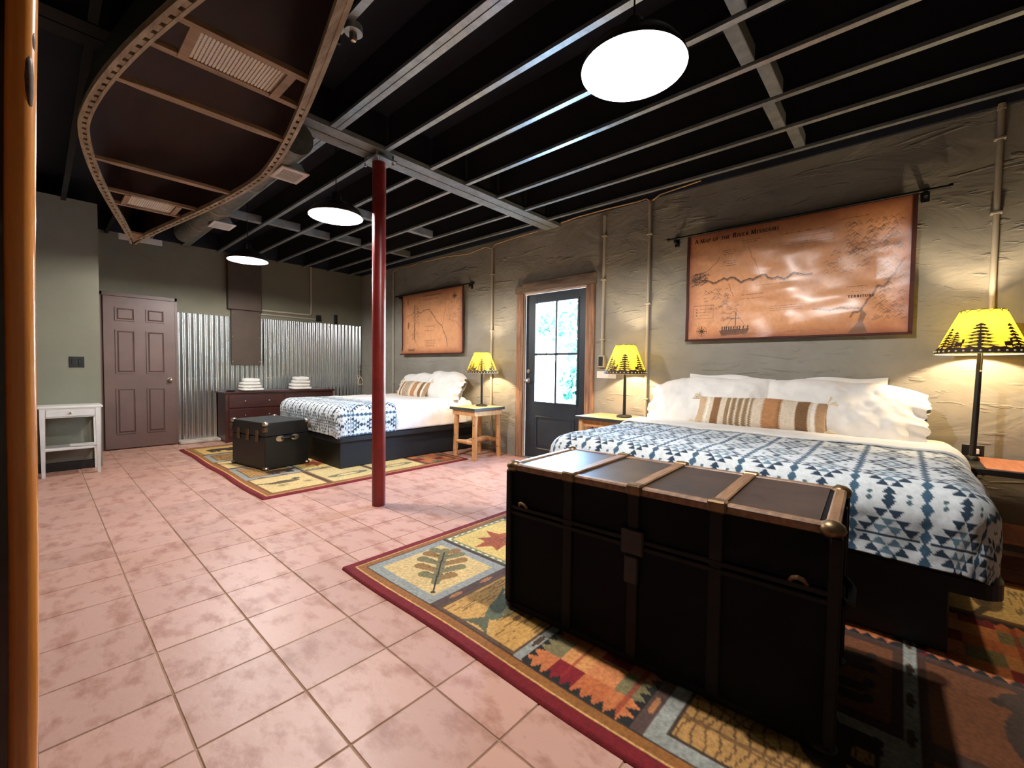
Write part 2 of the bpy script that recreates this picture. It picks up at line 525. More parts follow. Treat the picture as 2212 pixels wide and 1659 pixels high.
DY0, DY1, DZ1 = 2.706, 3.637, 2.10             # glazed door slab

# floor: grout bed and tiles
floor = struct(MB().box(XL - .2, XR + .2, YN - .2, YF + .2, -0.12, -0.003).build('floor', M_GROUT))
TP, TX0, TY0 = 0.3205, 0.6205, 1.5265
bmt = MB().box(-TP / 2 + .003, TP / 2 - .003, -TP / 2 + .003, TP / 2 - .003, -0.012, 0.0, bev=0.002)
def project(p):
    d = Vector(p) - CAM_POS
    z = d.dot(_fw)
    if z < .05: return None
    return 1106 + CAM_F * d.dot(_r2) / z, 829.5 - CAM_F * d.dot(_u2) / z, z
def covered(x, y):
    h = TP / 2
    for (a, b, c, d) in ((1.14, 3.6, -.85, 2.32), (1.27, 3.67, 4.0, 7.14), (2.3, 4.3, -.3, 1.8), (2.2, 4.3, 4.5, 6.2), (1.8, 3.5, 7.35, 7.8)):
        if a < x - h and x + h < b and c < y - h and y + h < d: return True
    return y - h > YB and x < XB
cand, rest = [], []
i0, i1 = int((XL - TX0) / TP) - 1, int((XR - TX0) / TP) + 2
j0, j1 = int((YN - TY0) / TP) - 1, int((YF - TY0) / TP) + 2
for i in range(i0, i1):
    for j in range(j0, j1):
        cx, cy = TX0 + (i + .5) * TP, TY0 + (j + .5) * TP
        if cx - TP / 2 > XR + .05 or cx + TP / 2 < XL - .05 or cy - TP / 2 > YF + .05 or cy + TP / 2 < YN - .05: continue
        vis = False
        for ex in (-.5, 0, .5):
            for ey in (-.5, 0, .5):
                q = project((cx + ex * TP, cy + ey * TP, 0))
                if q and -10 < q[0] < 2222 and 0 < q[1] < 1670: vis = True
        q = project((cx, cy, 0))
        if vis and not covered(cx, cy):
            cand.append(((q[2] if q else 0.1) , cx, cy))
        else:
            rest.append((cx, cy))
cand.sort()
near_tiles, far_tiles = cand[:300], cand[300:]
tile0 = bmt.build('tile', M_TILE, floor)
for k, (_, cx, cy) in enumerate(near_tiles):
    t = tile0 if k == 0 else tile0.copy()
    if k: COL.objects.link(t)
    t.parent = floor
    t.location = (cx, cy, random.uniform(-.0006, .0006))
    t.rotation_euler = (random.uniform(-.002, .002), random.uniform(-.002, .002), math.pi / 2 * random.randrange(4))
fb = MB()
for cx, cy in rest + [(c[1], c[2]) for c in far_tiles]:
    fb.box(cx - TP / 2 + .004, cx + TP / 2 - .004, cy - TP / 2 + .004, cy + TP / 2 - .004, -.012, 0.0)
o = fb.build('tile_field', M_TILE, floor); o['kind'] = 'stuff'

# walls
struct(MB().box(XR, XR + .22, YN - .2, DY0 - .02, 0, ZW).box(XR, XR + .22, DY1 + .02, YF + .2, 0, ZW)
       .box(XR, XR + .22, DY0 - .02, DY1 + .02, DZ1 + .02, ZW).build('wall_right', M_WALL))
wall_far = struct(MB().box(XB, XR, YF, YF + .2, 0, ZW).build('wall_far', M_WALLSMOOTH))
struct(MB().box(XL - .2, XB, YB, YF + .2, 0, ZW).build('wall_left_block', M_WALLSMOOTH))
struct(MB().box(XL - .2, XL, YN - .2, YB, 0, ZW).build('wall_left', M_WALLSMOOTH))
struct(MB().box(XL, XR, YN - .2, YN, 0, ZW).build('wall_near', M_WALLSMOOTH))
struct(MB().box(XL, XB - .012, YB - .014, YB, 0.0, .095, bev=.004).build('baseboard_left', M_BLACKPLASTIC))
struct(MB().box(1.36, 1.92, YF - .2, YF, 0, .045, bev=.012).build('trim_1', mat('pale_curb', (196, 182, 166), .8, col2=(160, 146, 130), nscale=9)))

# ceiling: black deck, plate above the plaster, joists, beam, blocking
ceiling = struct(MB().box(XL - .3, XR + .3, YN - .3, YF + .3, ZD, ZD + .1).box(XR - .03, XR + .25, YN - .3, YF + .3, ZW, ZD)
       .box(XL - .3, XL + .05, YN - .3, YF + .3, ZW, ZD).box(XL - .3, XR + .3, YF - .03, YF + .3, ZW, ZD).box(XL - .3, XR + .3, YN - .3, YN + .05, ZW, ZD)
       .build('ceiling', M_BLACKCEIL))
BY0, BY1 = 3.08, 3.31
def joist_mesh(y0, y1, dbl=False):
    b = MB()
    ws = (-.022, .022) if dbl else (0,)
    fw_ = .019
    for w in ws:
        b.box(w - fw_, w + fw_, y0, y1, ZJ, ZJ + .004, 0)
        b.box(w - fw_, w - fw_ + .003, y0, y1, ZJ + .004, ZJ + .022, 0)
        b.box(w + fw_ - .004, w + fw_, y0, y1, ZJ + .004, ZD, 1)
    return b
JX = [3.984, 3.586, 3.159, 2.735, 2.325, 1.895, 1.478, 1.07, .645, .222, -.20, -.62, -1.04, -1.46, -1.88, -2.30]
protos = {}
for x in JX:
    dbl = x == 1.478
    mm = M_GALV if .9 < x < 3.0 else M_GALVDULL if x > 3 else M_BLACKSTEEL
    for part, (y0, y1) in enumerate(((YN, BY0 - .002), (BY1 + .002, YF))):
        key = (dbl, mm.name, part)
        if key not in protos:
            protos[key] = joist_mesh(y0, y1, dbl).build('joist', [mm, M_BLACKSTEEL], ceiling)
            j = protos[key]
        else:
            j = protos[key].copy(); COL.objects.link(j); j.parent = ceiling
        j.location = (x, 0, 0)
bb = MB()
for a in (BY0, (BY0 + BY1) / 2 + .006):
    bb.box(.70, XR - .01, a, a + .109, ZJ - .006, ZJ, 0).box(XL, .70, a, a + .109, ZJ - .006, ZJ, 1)
bb.box(.70, XR - .01, BY0, BY0 + .006, ZJ, ZJ + .03, 0).box(.70, XR - .01, BY1 - .006, BY1, ZJ, ZJ + .03, 0)
bb.box(XL, XR - .01, BY0 + .02, BY1 - .02, ZJ, ZD, 1)
bb.build('beam', [M_GALVDULL, M_BLACKSTEEL], ceiling)
blk = None
for yb, xs in ((.60, range(0, 8)), (5.75, range(0, 6)), (4.6, (1, 3))):
    for k in xs:
        xa, xb = JX[k + 1] + .03, JX[k] - .03
        yy = yb + (.06 if k % 2 else 0.0)
        MB().box(xa, xb, yy, yy + .07, ZJ + .012, ZJ + .10, bev=.003).build('blocking', M_GALVDULL, ceiling)

# glazed entrance door
d1 = struct(bpy.data.objects.new('door_1', None)); COL.objects.link(d1)
GX0, GX1 = XR + .035, XR + .078
gy0, gy1, gz0, gz1 = 2.845, 3.478, .735, 1.982
MB().box(GX0, GX1, DY0, gy0, .012, DZ1, bev=.003).box(GX0, GX1, gy1, DY1, .012, DZ1, bev=.003).box(GX0, GX1, gy0, gy1, gz1, DZ1).box(GX0, GX1, gy0, gy1, .012, gz0) \
    .build('door_slab', M_DOORDARK, d1)
gm, zm = (gy0 + gy1) / 2, 1.336
MB().box(GX0 + .004, GX1 - .004, gm - .014, gm + .014, gz0, gz1, bev=.004).box(GX0 + .004, GX1 - .004, gy0, gy1, zm - .014, zm + .014, bev=.004).build('muntin', M_DOORDARK, d1)
MB().box(GX0 - .008, GX0, gy0 - .022, gy0, gz0 - .022, gz1 + .022).box(GX0 - .008, GX0, gy1, gy1 + .022, gz0 - .022, gz1 + .022) \
    .box(GX0 - .008, GX0, gy0, gy1, gz1, gz1 + .022).box(GX0 - .008, GX0, gy0, gy1, gz0 - .022, gz0).build('glazing_bead', M_DOORDARK, d1)
for ya, yb in ((gy0, gm - .014), (gm + .014, gy1)):
    for za, zb in ((gz0, zm - .014), (zm + .014, gz1)):
        MB().box(XR + .054, XR + .058, ya, yb, za, zb).build('pane', M_GLASS, d1)
pm = MB()
for (a, b_, c, d_) in ((gy0 + .02, gy1 - .02, .53, .552), (gy0 + .02, gy1 - .02, .12, .142), (gy0 + .02, gy0 + .042, .142, .53), (gy1 - .042, gy1 - .02, .142, .53)):
    pm.box(GX0 - .010, GX0, a, b_, c, d_, bev=.004)
pm.build('panel_moulding', M_DOORDARK, d1)
MB().box(GX0 - .004, GX0, gy0 + .07, gy1 - .07, .18, .49, bev=.003).build('bottom_panel', M_DOORDARK, d1)
kb = MB().tube([(GX0, 3.585, 1.0), (GX0 - .045, 3.585, 1.0)], .011).ball((GX0 - .055, 3.585, 1.0), .026).tube([(GX0, 3.585, 1.0), (GX0 - .008, 3.585, 1.0)], .032, 16)
kb.tube([(GX0, 3.585, 1.12), (GX0 - .012, 3.585, 1.12)], .026, 16)
tag(kb.build('door_knob', M_NICKEL, d1, True), 'bright metal knob and bolt')
for hz in (.55, 1.22, 1.86):
    tag(MB().box(XR + .012, XR + .034, DY0 - .012, DY0 + .012, hz - .05, hz + .05, bev=.004).build('hinge', M_BRASS, d1), 'copper-coloured hinge')
# rough sawn casing
tr = struct(bpy.data.objects.new('trim_2', None)); COL.objects.link(tr)
MB().box(XR - .028, XR + .02, DY1 + .006, DY1 + .118, 0, DZ1 + .02, bev=.004).build('side_board', M_BARNWOOD, tr)
MB().box(XR - .028, XR + .02, DY0 - .118, DY0 - .006, 0, DZ1 + .02, bev=.004).build('side_board', M_BARNWOOD, tr)
MB().box(XR - .034, XR + .02, DY0 - .13, DY1 + .02, DZ1 + .022, DZ1 + .145, bev=.004).build('header_board', M_BARNWOODH, tr)
MB().box(XR - .030, XR + .02, DY1 + .022, DY1 + .145, DZ1 + .022, DZ1 + .11, bev=.004).build('header_board', M_BARNWOODH, tr)
MB().box(XR - .004, XR + .034, DY1 + .001, DY1 + .019, 0, DZ1 + .018).box(XR - .004, XR + .034, DY0 - .005, DY1 + .019, DZ1 + .002, DZ1 + .02) \
    .box(XR + .002, XR + .034, DY0 - .018, DY0 - .001, 0, DZ1 + .002).build('inner_jamb', M_PALETRIM, tr)
MB().box(XR - .01, XR + .2, DY0 - .01, DY1 + .01, -.004, .011).build('threshold', M_GALVDULL, tr)

# six panel door on the far wall
d2 = struct(bpy.data.objects.new('door_2', None)); COL.objects.link(d2)
fx0, fx1, fy = .588, 1.338, 7.70
MB().box(fx0, fx1, fy, fy + .042, .012, 2.04, bev=.004).build('door_slab', M_DOORBROWN, d2)
W2 = fx1 - fx0
for (xa, xb) in ((fx0 + .115, fx0 + .115 + .205), (fx1 - .115 - .205, fx1 - .115)):
    for (za, zb) in ((1.72, 1.90), (1.02, 1.60), (.21, .82)):
        b = MB()
        for k, (ins, dep) in enumerate(((0, .012), )):
            b.box(xa, xb, fy - .012, fy, za, za + .016).box(xa, xb, fy - .012, fy, zb - .016, zb).box(xa, xa + .016, fy - .012, fy, za + .016, zb - .016).box(xb - .016, xb, fy - .012, fy, za + .016, zb - .016)
        e = .036
        b.add([(xa + .02, fy, za + .02), (xb - .02, fy, za + .02), (xb - .02, fy, zb - .02), (xa + .02, fy, zb - .02),
               (xa + e, fy - .011, za + e), (xb - e, fy - .011, za + e), (xb - e, fy - .011, zb - e), (xa + e, fy - .011, zb - e)],
              [(0, 1, 5, 4), (1, 2, 6, 5), (2, 3, 7, 6), (3, 0, 4, 7), (4, 5, 6, 7)])
        b.build('raised_panel', M_DOORBROWN, d2)
tag(MB().tube([(fx1 - .065, fy, .93), (fx1 - .065, fy - .035, .93)], .012).ball((fx1 - .065, fy - .052, .93), .028).tube([(fx1 - .065, fy, .93), (fx1 - .065, fy - .008, .93)], .032, 16)
    .build('door_knob', M_NICKEL, d2, True), 'nickel knob')
MB().box(fx0 - .05, fx0 - .004, fy + .03, YF, 0, 2.09).box(fx1 + .004, fx1 + .03, fy + .03, YF, 0, 2.09).box(fx0 - .05, fx1 + .03, fy + .03, YF, 2.046, 2.09).build('door_frame', M_DOORBROWN, d2)

# corrugated sheets on the far wall (parts of that wall)
def corr(x0, x1, z0, z1, name='corrugated_sheet'):
    n = int((x1 - x0) / .0045)
    xs = np.linspace(x0, x1, n)
    ys = YF - .015 - .0115 * np.cos(2 * math.pi * (xs - 1.3) / .068)
    b = MB()
    vs = [(x, y, z0) for x, y in zip(xs, ys)] + [(x, y, z1) for x, y in zip(xs, ys)]
    vs += [(x, y + .0015, z0) for x, y in zip(xs, ys)] + [(x, y + .0015, z1) for x, y in zip(xs, ys)]
    fs = []
    for i in range(n - 1):
        fs += [(i, i + 1, n + i + 1, n + i), (2 * n + i, 3 * n + i, 3 * n + i + 1, 2 * n + i + 1), (n + i, n + i + 1, 3 * n + i + 1, 3 * n + i), (i, 2 * n + i, 2 * n + i + 1, i + 1)]
    b.add(vs, fs)
    o = b.build(name, M_CORR, wall_far, True)
    return o
corr(1.372, 2.04, .045, 1.905)
corr(2.04, 2.475, .045, 1.20)
corr(2.475, 3.33, .045, 1.915)
corr(3.30, 4.22, .045, 1.925)
sc = MB()
for x in (1.50, 1.84, 2.58, 2.92, 3.26, 3.60, 3.94):
    for z in (.95, 1.87):
        sc.ball((x, YF - .028, z), .008, 8)
sc.build('screw', M_NICKEL, wall_far)

# ------------------------------------------------------------------ red post, pendants, canoe, ducts
po = thing('steel_post', 'round red painted steel post standing on the tiles in mid room', 'post', (1.895, 3.195, 0))
MB().lathe([(.054, 0.0), (.054, 2.80)], 40, cap=True).build('shaft', M_REDPOST, po, True)
MB().box(-.09, .09, -.115, .115, 2.80, 2.812).build('cap_plate', M_GALV, po)
MB().box(-.02, .02, -.05, .05, 2.812, 2.852).build('bracket', M_GALV, po)
for sx in (-.07, .07):
    for sy in (-.09, .09):
        MB().tube([(sx, sy, 2.775), (sx, sy, 2.852)], .010, 8).build('bolt', M_NICKEL, po)

def pendant(loc, label):
    t = thing('pendant_light', label, 'ceiling light', loc, group='dome pendant lights')
    out = [(.212, 0), (.214, .006), (.205, .03), (.18, .065), (.14, .095), (.09, .118), (.045, .13), (.04, .19), (.026, .205), (.012, .21)]
    MB().lathe(out, 56).build('shade', M_SHADE_OUT, t, True)
    inn = [(.212, 0), (.209, .006), (.200, .028), (.176, .060), (.137, .089), (.088, .112), (.043, .124), (.001, .126)]
    MB().lathe(inn, 56).build('reflector', M_SHADE_IN, t, True)
    MB().lathe([(.024, .126), (.024, .098), (.001, .098)], 20).build('socket', M_OFFWHITE, t, True)
    MB().ball((0, 0, .078), .026, 14).build('bulb', M_BULB, t, True)
    MB().tube([(0, 0, .2), (0, 0, ZD - loc[2])], .004, 8).build('cord', M_BLACKPLASTIC, t)
    MB().lathe([(.05, ZD - loc[2] - .02), (.05, ZD - loc[2])], 20, cap=True).build('ceiling_cup', M_SHADE_OUT, t, True)
    ld = bpy.data.lights.new('pendant_glow', 'POINT')
    ld.energy = PENDANT_W; ld.color = (1.0, .97, .95); ld.shadow_soft_size = .028
    lo = bpy.data.objects.new('pendant_glow', ld); COL.objects.link(lo); lo.parent = t; lo.location = (0, 0, .034)
    return t
pendant((1.685, .868, 2.395), 'large dome pendant light glowing above the big trunk, nearest of three')
pendant((1.70, 3.54, 2.395), 'dome pendant light glowing just left of the red post top')
pendant((1.715, 5.82, 2.395), 'small looking dome pendant light nearest the corrugated wall')

# canoe hanging upside down under the joists
CY, CL, CX0, CSL, CW, CA, CB, CDZ, CE, CZ = 3.173, 2.365, .606, .017, .419, 1.575, 1.196, .086, 2.126, 2.40
def gun(s, side, off=0.0, dz=0.0):
    a = abs(s)
    w = CW * max(0.0, 1 - a ** CA) ** CB
    return Vector((CX0 + CSL * s * CL + side * max(0.0, w + off), CY + s * CL, CZ - CDZ * a ** CE + dz))
ca = thing('canoe', 'wooden canoe hung upside down from the joists, open side facing down', 'canoe', (0, 0, 0))
NS, NA = 65, 21
def hullP(off):
    P = np.zeros((NS, NA, 3))
    for i in range(NS):
        s = -1 + 2 * i / (NS - 1)
        g0, g1 = gun(s, -1, off), gun(s, 1, off)
        dep = (.33 - .05 * abs(s) ** 3 + off) * (1 - .15 * abs(s) ** 6) if abs(s) < 1 else .26
        for k in range(NA):
            th = math.pi * k / (NA - 1)
            cx = math.copysign(abs(math.cos(th)) ** .62, math.cos(th))
            cz = abs(math.sin(th)) ** .72
            c = (g0 + g1) / 2
            hw = (g1.x - g0.x) / 2
            P[i, k] = (c.x - cx * hw, c.y + math.copysign(.03, s) * (abs(s) ** 8) * (-cz), c.z + dep * cz)
    return P
grid_obj('hull', hullP(0.0), M_CANOEHULL, ca)
grid_obj('outer_skin', hullP(.012), M_CANOEOUT, ca)
SS = [-1 + 2 * i / 96 for i in range(97)]
for side, nm in ((-1, 'left'), (1, 'right')):
    for off, nm2 in ((.006, 'outwale'), (-.023, 'inwale')):
        b = MB()
        vs, fs = [], []
        lim = [s for s in SS if abs(s) <= (1.0 if off > 0 else .93)]
        for s in lim:
            g = gun(s, side, off)
            dx = .017
            for (ax, az) in ((0, -.012), (dx, -.012), (dx, .016), (0, .016)):
                vs.append((g.x + side * ax if off > 0 else g.x + side * ax * .75, g.y, g.z + az))
        for i in range(len(lim) - 1):
            for k in range(4):
                fs.append((4 * i + k, 4 * i + (k + 1) % 4, 4 * i + 4 + (k + 1) % 4, 4 * i + 4 + k))
        fs += [(0, 1, 2, 3), tuple(4 * (len(lim) - 1) + k for k in range(4))]
        b.add(vs, fs)
        b.build(nm2, M_GUNWALE, ca)
    b = MB()
    n = 60
    for i in range(n):
        s = -.92 + 1.84 * (i + .5) / n
        hl = .0160 if s < (-.62 if side < 0 else -.42) else .0098
        pa, pb = gun(s - hl, side, -.014), gun(s + hl, side, -.014)
        qa, qb = gun(s - hl, side, .007), gun(s + hl, side, .007)
        vs = []
        for p in (pa, pb, qb, qa):
            vs += [(p.x, p.y, p.z - .010), (p.x, p.y, p.z + .014)]
        b.add(vs, [(0, 2, 4, 6), (1, 7, 5, 3), (0, 1, 3, 2), (2, 3, 5, 4), (4, 5, 7, 6), (6, 7, 1, 0)])
    o = b.build('spacer_blocks', M_GUNWALE, ca); o['kind'] = 'stuff'
def y2s(y): return (y - CY) / CL
def cross(y, wd, th, name, waist=0.0, z=-.002, m_=None):
    s = y2s(y)
    a, c = gun(s, -1, -.02), gun(s, 1, -.02)
    b = MB(); vs, fs = [], []
    n = 17
    for i in range(n):
        t = i / (n - 1)
        x = a.x + (c.x - a.x) * t
        u = abs(2 * t - 1)
        w = wd * (1 - waist * (1 if u > .72 else 0) * min(1, (u - .72) / .12 if u > .72 else 0))
        for (dy, dz) in ((-w / 2, 0), (w / 2, 0), (w / 2, th), (-w / 2, th)):
            vs.append((x, y + dy, a.z + z + dz))
    for i in range(n - 1):
        for k in range(4):
            fs.append((4 * i + k, 4 * i + (k + 1) % 4, 4 * i + 4 + (k + 1) % 4, 4 * i + 4 + k))
    fs += [(0, 1, 2, 3), tuple(4 * (n - 1) + k for k in range(4))]
    b.add(vs, fs)
    return b
cross(2.585, .052, .02, 'thwart', .35).build('thwart', M_ASH, ca)
cross(3.68, .056, .02, 'thwart', .4).build('thwart', M_ASH, ca)
def seat(y0, y1, xin, label):
    fr = MB()
    for y in (y0, y1):
        bq = cross(y, .034, .022, 'rail', z=.004)
        fr.add(bq.v, bq.f)
    s = y2s((y0 + y1) / 2)
    a, c = gun(s, -1, 0), gun(s, 1, 0)
    xa, xb = a.x + xin, c.x - xin
    for x in (xa, xb):
        fr.box(x - .017, x + .017, y0, y1, a.z + .002, a.z + .024)
    st = fr.build('seat', M_ASH, ca)
    st['label'] = label
    cn = MB()
    yy = y0 + .022
    z = a.z + .012
    n = int((xb - xa - .034) / .013)
    for i in range(n):
        x = xa + .02 + i * .013
        cn.box(x, x + .0085, y0 + .017, y1 - .017, z, z + .003)
    mth = int((y1 - y0 - .034) / .013)
    for i in range(mth):
        y = y0 + .02 + i * .013
        cn.box(xa + .017, xb - .017, y, y + .0085, z + .0032, z + .006)
    o = cn.build('caning', M_CANE, st); o['kind'] = 'stuff'
seat(1.955, 2.20, .105, 'caned seat near the viewer')
seat(4.25, 4.52, .10, 'narrow caned seat near the far tip')
for sg in (1, -1):
    b = MB()
    pts = [gun(sg * s, -1, -.004, -.004) for s in (.86, .9, .94, .98, 1.0)] + [gun(sg * s, 1, -.004, -.004) for s in (.98, .94, .9, .86)]
    b.add([(p.x, p.y, p.z) for p in pts] + [(p.x, p.y, p.z + .018) for p in pts], [tuple(range(9)), tuple(range(9, 18))[::-1]] + [(i, (i + 1) % 9, (i + 1) % 9 + 9, i + 9) for i in range(9)])
    b.build('deck_plate', M_ASH, ca)
for y in (1.6, 4.75):
    s = y2s(y)
    for sd in (-1, 1):
        g = gun(s, sd, .03)
        MB().tube([(g.x, g.y, g.z - .01), (g.x + sd * .03, g.y, ZJ - .002)], .006, 6).build('hanging_strap', M_BLACKPLASTIC, ca)

# foil duct with two registers
du = thing('air_duct', 'foil wrapped round air duct under the joists beside the canoe', 'duct', (0, 0, 0))
pts = [(1.235 + .008 * math.sin(i * .9), 3.15 + i * .095, 2.728 + .006 * math.sin(i * 1.7)) for i in range(36)]
MB().tube(pts, [.112 + .004 * math.sin(i * 2.1) for i in range(36)], 20).build('sleeve', M_DUCT, du, True)
for y in (4.1, 5.02, 5.75):
    MB().tube([(1.236, y - .012, 2.728), (1.236, y + .012, 2.728)], .121, 24).build('band', M_NICKEL, du, True)
def register(x, y, z, label, sz=(.20, .25)):
    t = bpy.data.objects.new('air_register', None); COL.objects.link(t); t.parent = du; t.location = (x, y, z); t['label'] = label
    a, c = sz[0] / 2, sz[1] / 2
    MB().add([(-a + .02, -c + .02, .012), (a - .02, -c + .02, .012), (a - .02, c - .02, .012), (-a + .02, c - .02, .012),
              (-a - .03, -c + .03, .075), (a - .05, -c + .03, .075), (a - .05, c - .03, .075), (-a - .03, c - .03, .075)],
             [(0, 1, 5, 4), (1, 2, 6, 5), (2, 3, 7, 6), (3, 0, 4, 7), (4, 5, 6, 7), (3, 2, 1, 0)]).build('boot', M_GALV, t)
    MB().box(-a, a, -c, -c + .028, 0, .012, bev=.002).box(-a, a, c - .028, c, 0, .012, bev=.002).box(-a, -a + .028, -c + .028, c - .028, 0, .012, bev=.002).box(a - .028, a, -c + .028, c - .028, 0, .012, bev=.002).build('face_frame', M_WHITEPAINT, t)
    for i in range(9):
        y_ = -c + .036 + i * (2 * c - .072) / 8
        MB().box(-a + .028, a - .028, y_ - .006, y_ + .006, .002, .006).build('louvre', M_OFFWHITE, t)
    return t
register(1.33, 5.33, 2.60, 'white air register hanging from the duct, nearer the far door')
register(1.325, 3.52, 2.60, 'white air register peeking out beside the canoe gunwale above the left pendants')
t = tag(MB().box(.70, 1.12, 7.13, 7.16, 2.675, 2.745, bev=.003).build('hanging_board', M_WHITEPAINT), 'short white board under the joists behind the canoe tip', 'board')
for x in (.8, 1.02):
    MB().box(x - .01, x + .01, 7.14, 7.15, 2.74, ZD).build('hanger_strap', M_GALVDULL, t)
sk = thing('socket_box', 'small round metal junction box with bare socket on a joist', 'junction box', (1.10, 2.10, ZJ))
MB().lathe([(.045, -.001), (.045, -.035), (.02, -.037)], 20).build('box', M_GALV, sk, True)
MB().lathe([(.02, -.036), (.02, -.06), (.012, -.075), (.001, -.078)], 14).build('socket', M_NICKEL, sk, True)

# ------------------------------------------------------------------ rugs
CR, RED, TAN, DKB, GREY, PLB, OLV, OCH = (228, 192, 128), (122, 12, 22), (156, 98, 42), (52, 34, 24), (158, 158, 148), (190, 98, 60), (126, 116, 76), (206, 158, 84)
def rug_border(c, W, H):
    c.rect(0, W, 0, H, RED)
    for ins, col in ((.052, (232, 186, 112)), (.060, TAN), (.100, DKB), (.108, CR)):
        c.rect(ins, W - ins, ins, H - ins, col)
def leaf_oak(c, bx, by, tx, ty, col=OLV, col2=(150, 110, 58)):
    ax, ay = tx - bx, ty - by
    L = math.hypot(ax, ay); ux, uy = ax / L, ay / L; vx, vy = -uy, ux
    for k, (f, ln) in enumerate(((.22, .17), (.38, .26), (.56, .27), (.74, .22), (.88, .15))):
        for sd in (-1, 1):
            f2 = f + (.03 if sd > 0 else 0)
            px, py = bx + ax * f2, by + ay * f2
            qx, qy = px + (vx * sd * .86 + ux * .5) * ln * L * 1.05, py + (vy * sd * .86 + uy * .5) * ln * L * 1.05
            c.line([(px, py), (qx, qy)], .036 * L / .45, col if (k + (sd > 0)) % 2 else col2, taper=.062 * L / .45)
    c.line([(bx + ax * .15, by + ay * .15), (bx + ax * .98, by + ay * .98)], .045 * L / .45, col, taper=.05 * L / .45)
    c.line([(bx - ax * .06, by - ay * .06), (tx - ax * .08, ty - ay * .08)], .010, DKB)
    c.ell(bx - ax * .06, by - ay * .06, .014, .014, (58, 60, 40))
    for f in (.3, .45, .62, .78):
        for sd in (-1, 1):
            px, py = bx + ax * f, by + ay * f
            c.line([(px, py), (px + (vx * sd * .86 + ux * .5) * .18 * L, py + (vy * sd * .86 + uy * .5) * .18 * L)], .005, (84, 70, 42))
def leaf_maple(c, cx, cy, R, ang):
    pts = []
    rad = [1.0, .55, .8, .42, .95, .5, .62, .36, .34, .36, .62, .5, .95, .42, .8, .55]
    for k, r in enumerate(rad):
        a = ang + 2 * math.pi * k / len(rad)
        pts.append((cx + R * r * math.cos(a), cy + R * r * math.sin(a)))
    c.poly(pts, (176, 90, 52))
    for k in (0, 4, 12, 2, 14):
        a = ang + 2 * math.pi * k / len(rad)
        c.line([(cx, cy), (cx + R * .8 * math.cos(a), cy + R * .8 * math.sin(a))], .005, (126, 56, 34))
    c.line([(cx, cy), (cx - R * 1.1 * math.cos(ang), cy - R * 1.1 * math.sin(ang + .3))], .012, (92, 86, 54))
def streaks(c, x0, x1, y0, y1, col, n, rs, wd=.005):
    for k in range(n):
        x, y = rs.uniform(x0, x1), rs.uniform(y0, y1)
        l = rs.uniform(.03, .12)
        c.line([(x, y), (min(x1, x + l), y + rs.uniform(-.006, .006))], wd, col, .85)
def plaid(c, x0, x1, y0, y1, cell=.115):
    c.rect(x0, x1, y0, y1, PLB)
    ny, nx = int((y1 - y0) / cell) + 1, int((x1 - x0) / cell) + 1
    for i in range(nx):
        for j in range(ny):
            col = [(204, 118, 66), (132, 16, 28), (196, 106, 58), (210, 130, 76), (128, 116, 76), (216, 146, 84)][(i % 2) * 3 + ((j * 2 + i) % 3)]
            c.rect(x0 + i * cell, min(x1, x0 + (i + 1) * cell), y0 + j * cell, min(y1, y0 + (j + 1) * cell), col)
    for j in range(ny):
        yy = y0 + (j + .5) * cell
        if j % 2 == 0 and yy < y1: c.rect(x0, x1, yy - .008, yy + .008, (150, 40, 30), .7)
    for e, k in ((x0, 1), (x1, -1)):
        n = int((y1 - y0) / .045)
        for i in range(n):
            y = y0 + i * .045
            c.poly([(e, y), (e + k * .04, y + .022), (e, y + .045)], (26, 24, 22))
    for e, k in ((y0, 1), (y1, -1)):
        n = int((x1 - x0) / .045)
        for i in range(n):
            x = x0 + i * .045
            c.poly([(x, e), (x + .022, e + k * .04), (x + .045, e)], (26, 24, 22))
def fish(c, x0, x1, y0, y1, rs):
    c.rect(x0, x1, y0, y1, (212, 160, 86))
    streaks(c, x0, x1, y0, y1, (116, 82, 42), 90, rs)
    cx, cy = (x0 + x1) / 2 + .02, (y0 + y1) / 2 + .03
    c.ell(cx, cy, .19, .07, (96, 100, 74), ang=.15)
    c.poly([(cx - .17, cy - .02), (cx - .27, cy + .06), (cx - .25, cy - .03), (cx - .27, cy - .10)], (96, 96, 70))
    c.ell(cx + .02, cy - .035, .14, .03, (170, 160, 118), ang=.15)
    c.ell(cx + .14, cy + .03, .012, .012, DKB)
    c.line([(cx - .03, cy + .06), (cx + .05, cy + .10), (cx + .09, cy + .06)], .02, (84, 88, 64))
def wood_panel(c, x0, x1, y0, y1, rs):
    c.rect(x0, x1, y0, y1, (188, 140, 78))
    for k in range(14):
        y = y0 + (y1 - y0) * (k + .5) / 14
        pts = [(x0 + (x1 - x0) * i / 12, y + .012 * math.sin(i * 1.1 + k)) for i in range(13)]
        c.line(pts, .007, (104, 72, 36), .9)
    for k in range(3):
        c.line([(rs.uniform(x0, x1), y0), (rs.uniform(x0, x1), y1)], .012, (120, 84, 44), .8)
def bear(c, cx, cy, s, flip=1):
    col = (58, 42, 30)
    c.ell(cx, cy, .16 * s, .085 * s, col); c.ell(cx + flip * .17 * s, cy + .03 * s, .06 * s, .05 * s, col)
    c.ell(cx + flip * .22 * s, cy + .015 * s, .035 * s, .025 * s, col); c.ell(cx + flip * .15 * s, cy + .08 * s, .02 * s, .02 * s, col)
    for dx in (-.12, -.06, .06, .11):
        c.line([(cx + dx * s, cy - .04 * s), (cx + dx * s + .01, cy - .15 * s)], .05 * s, col)
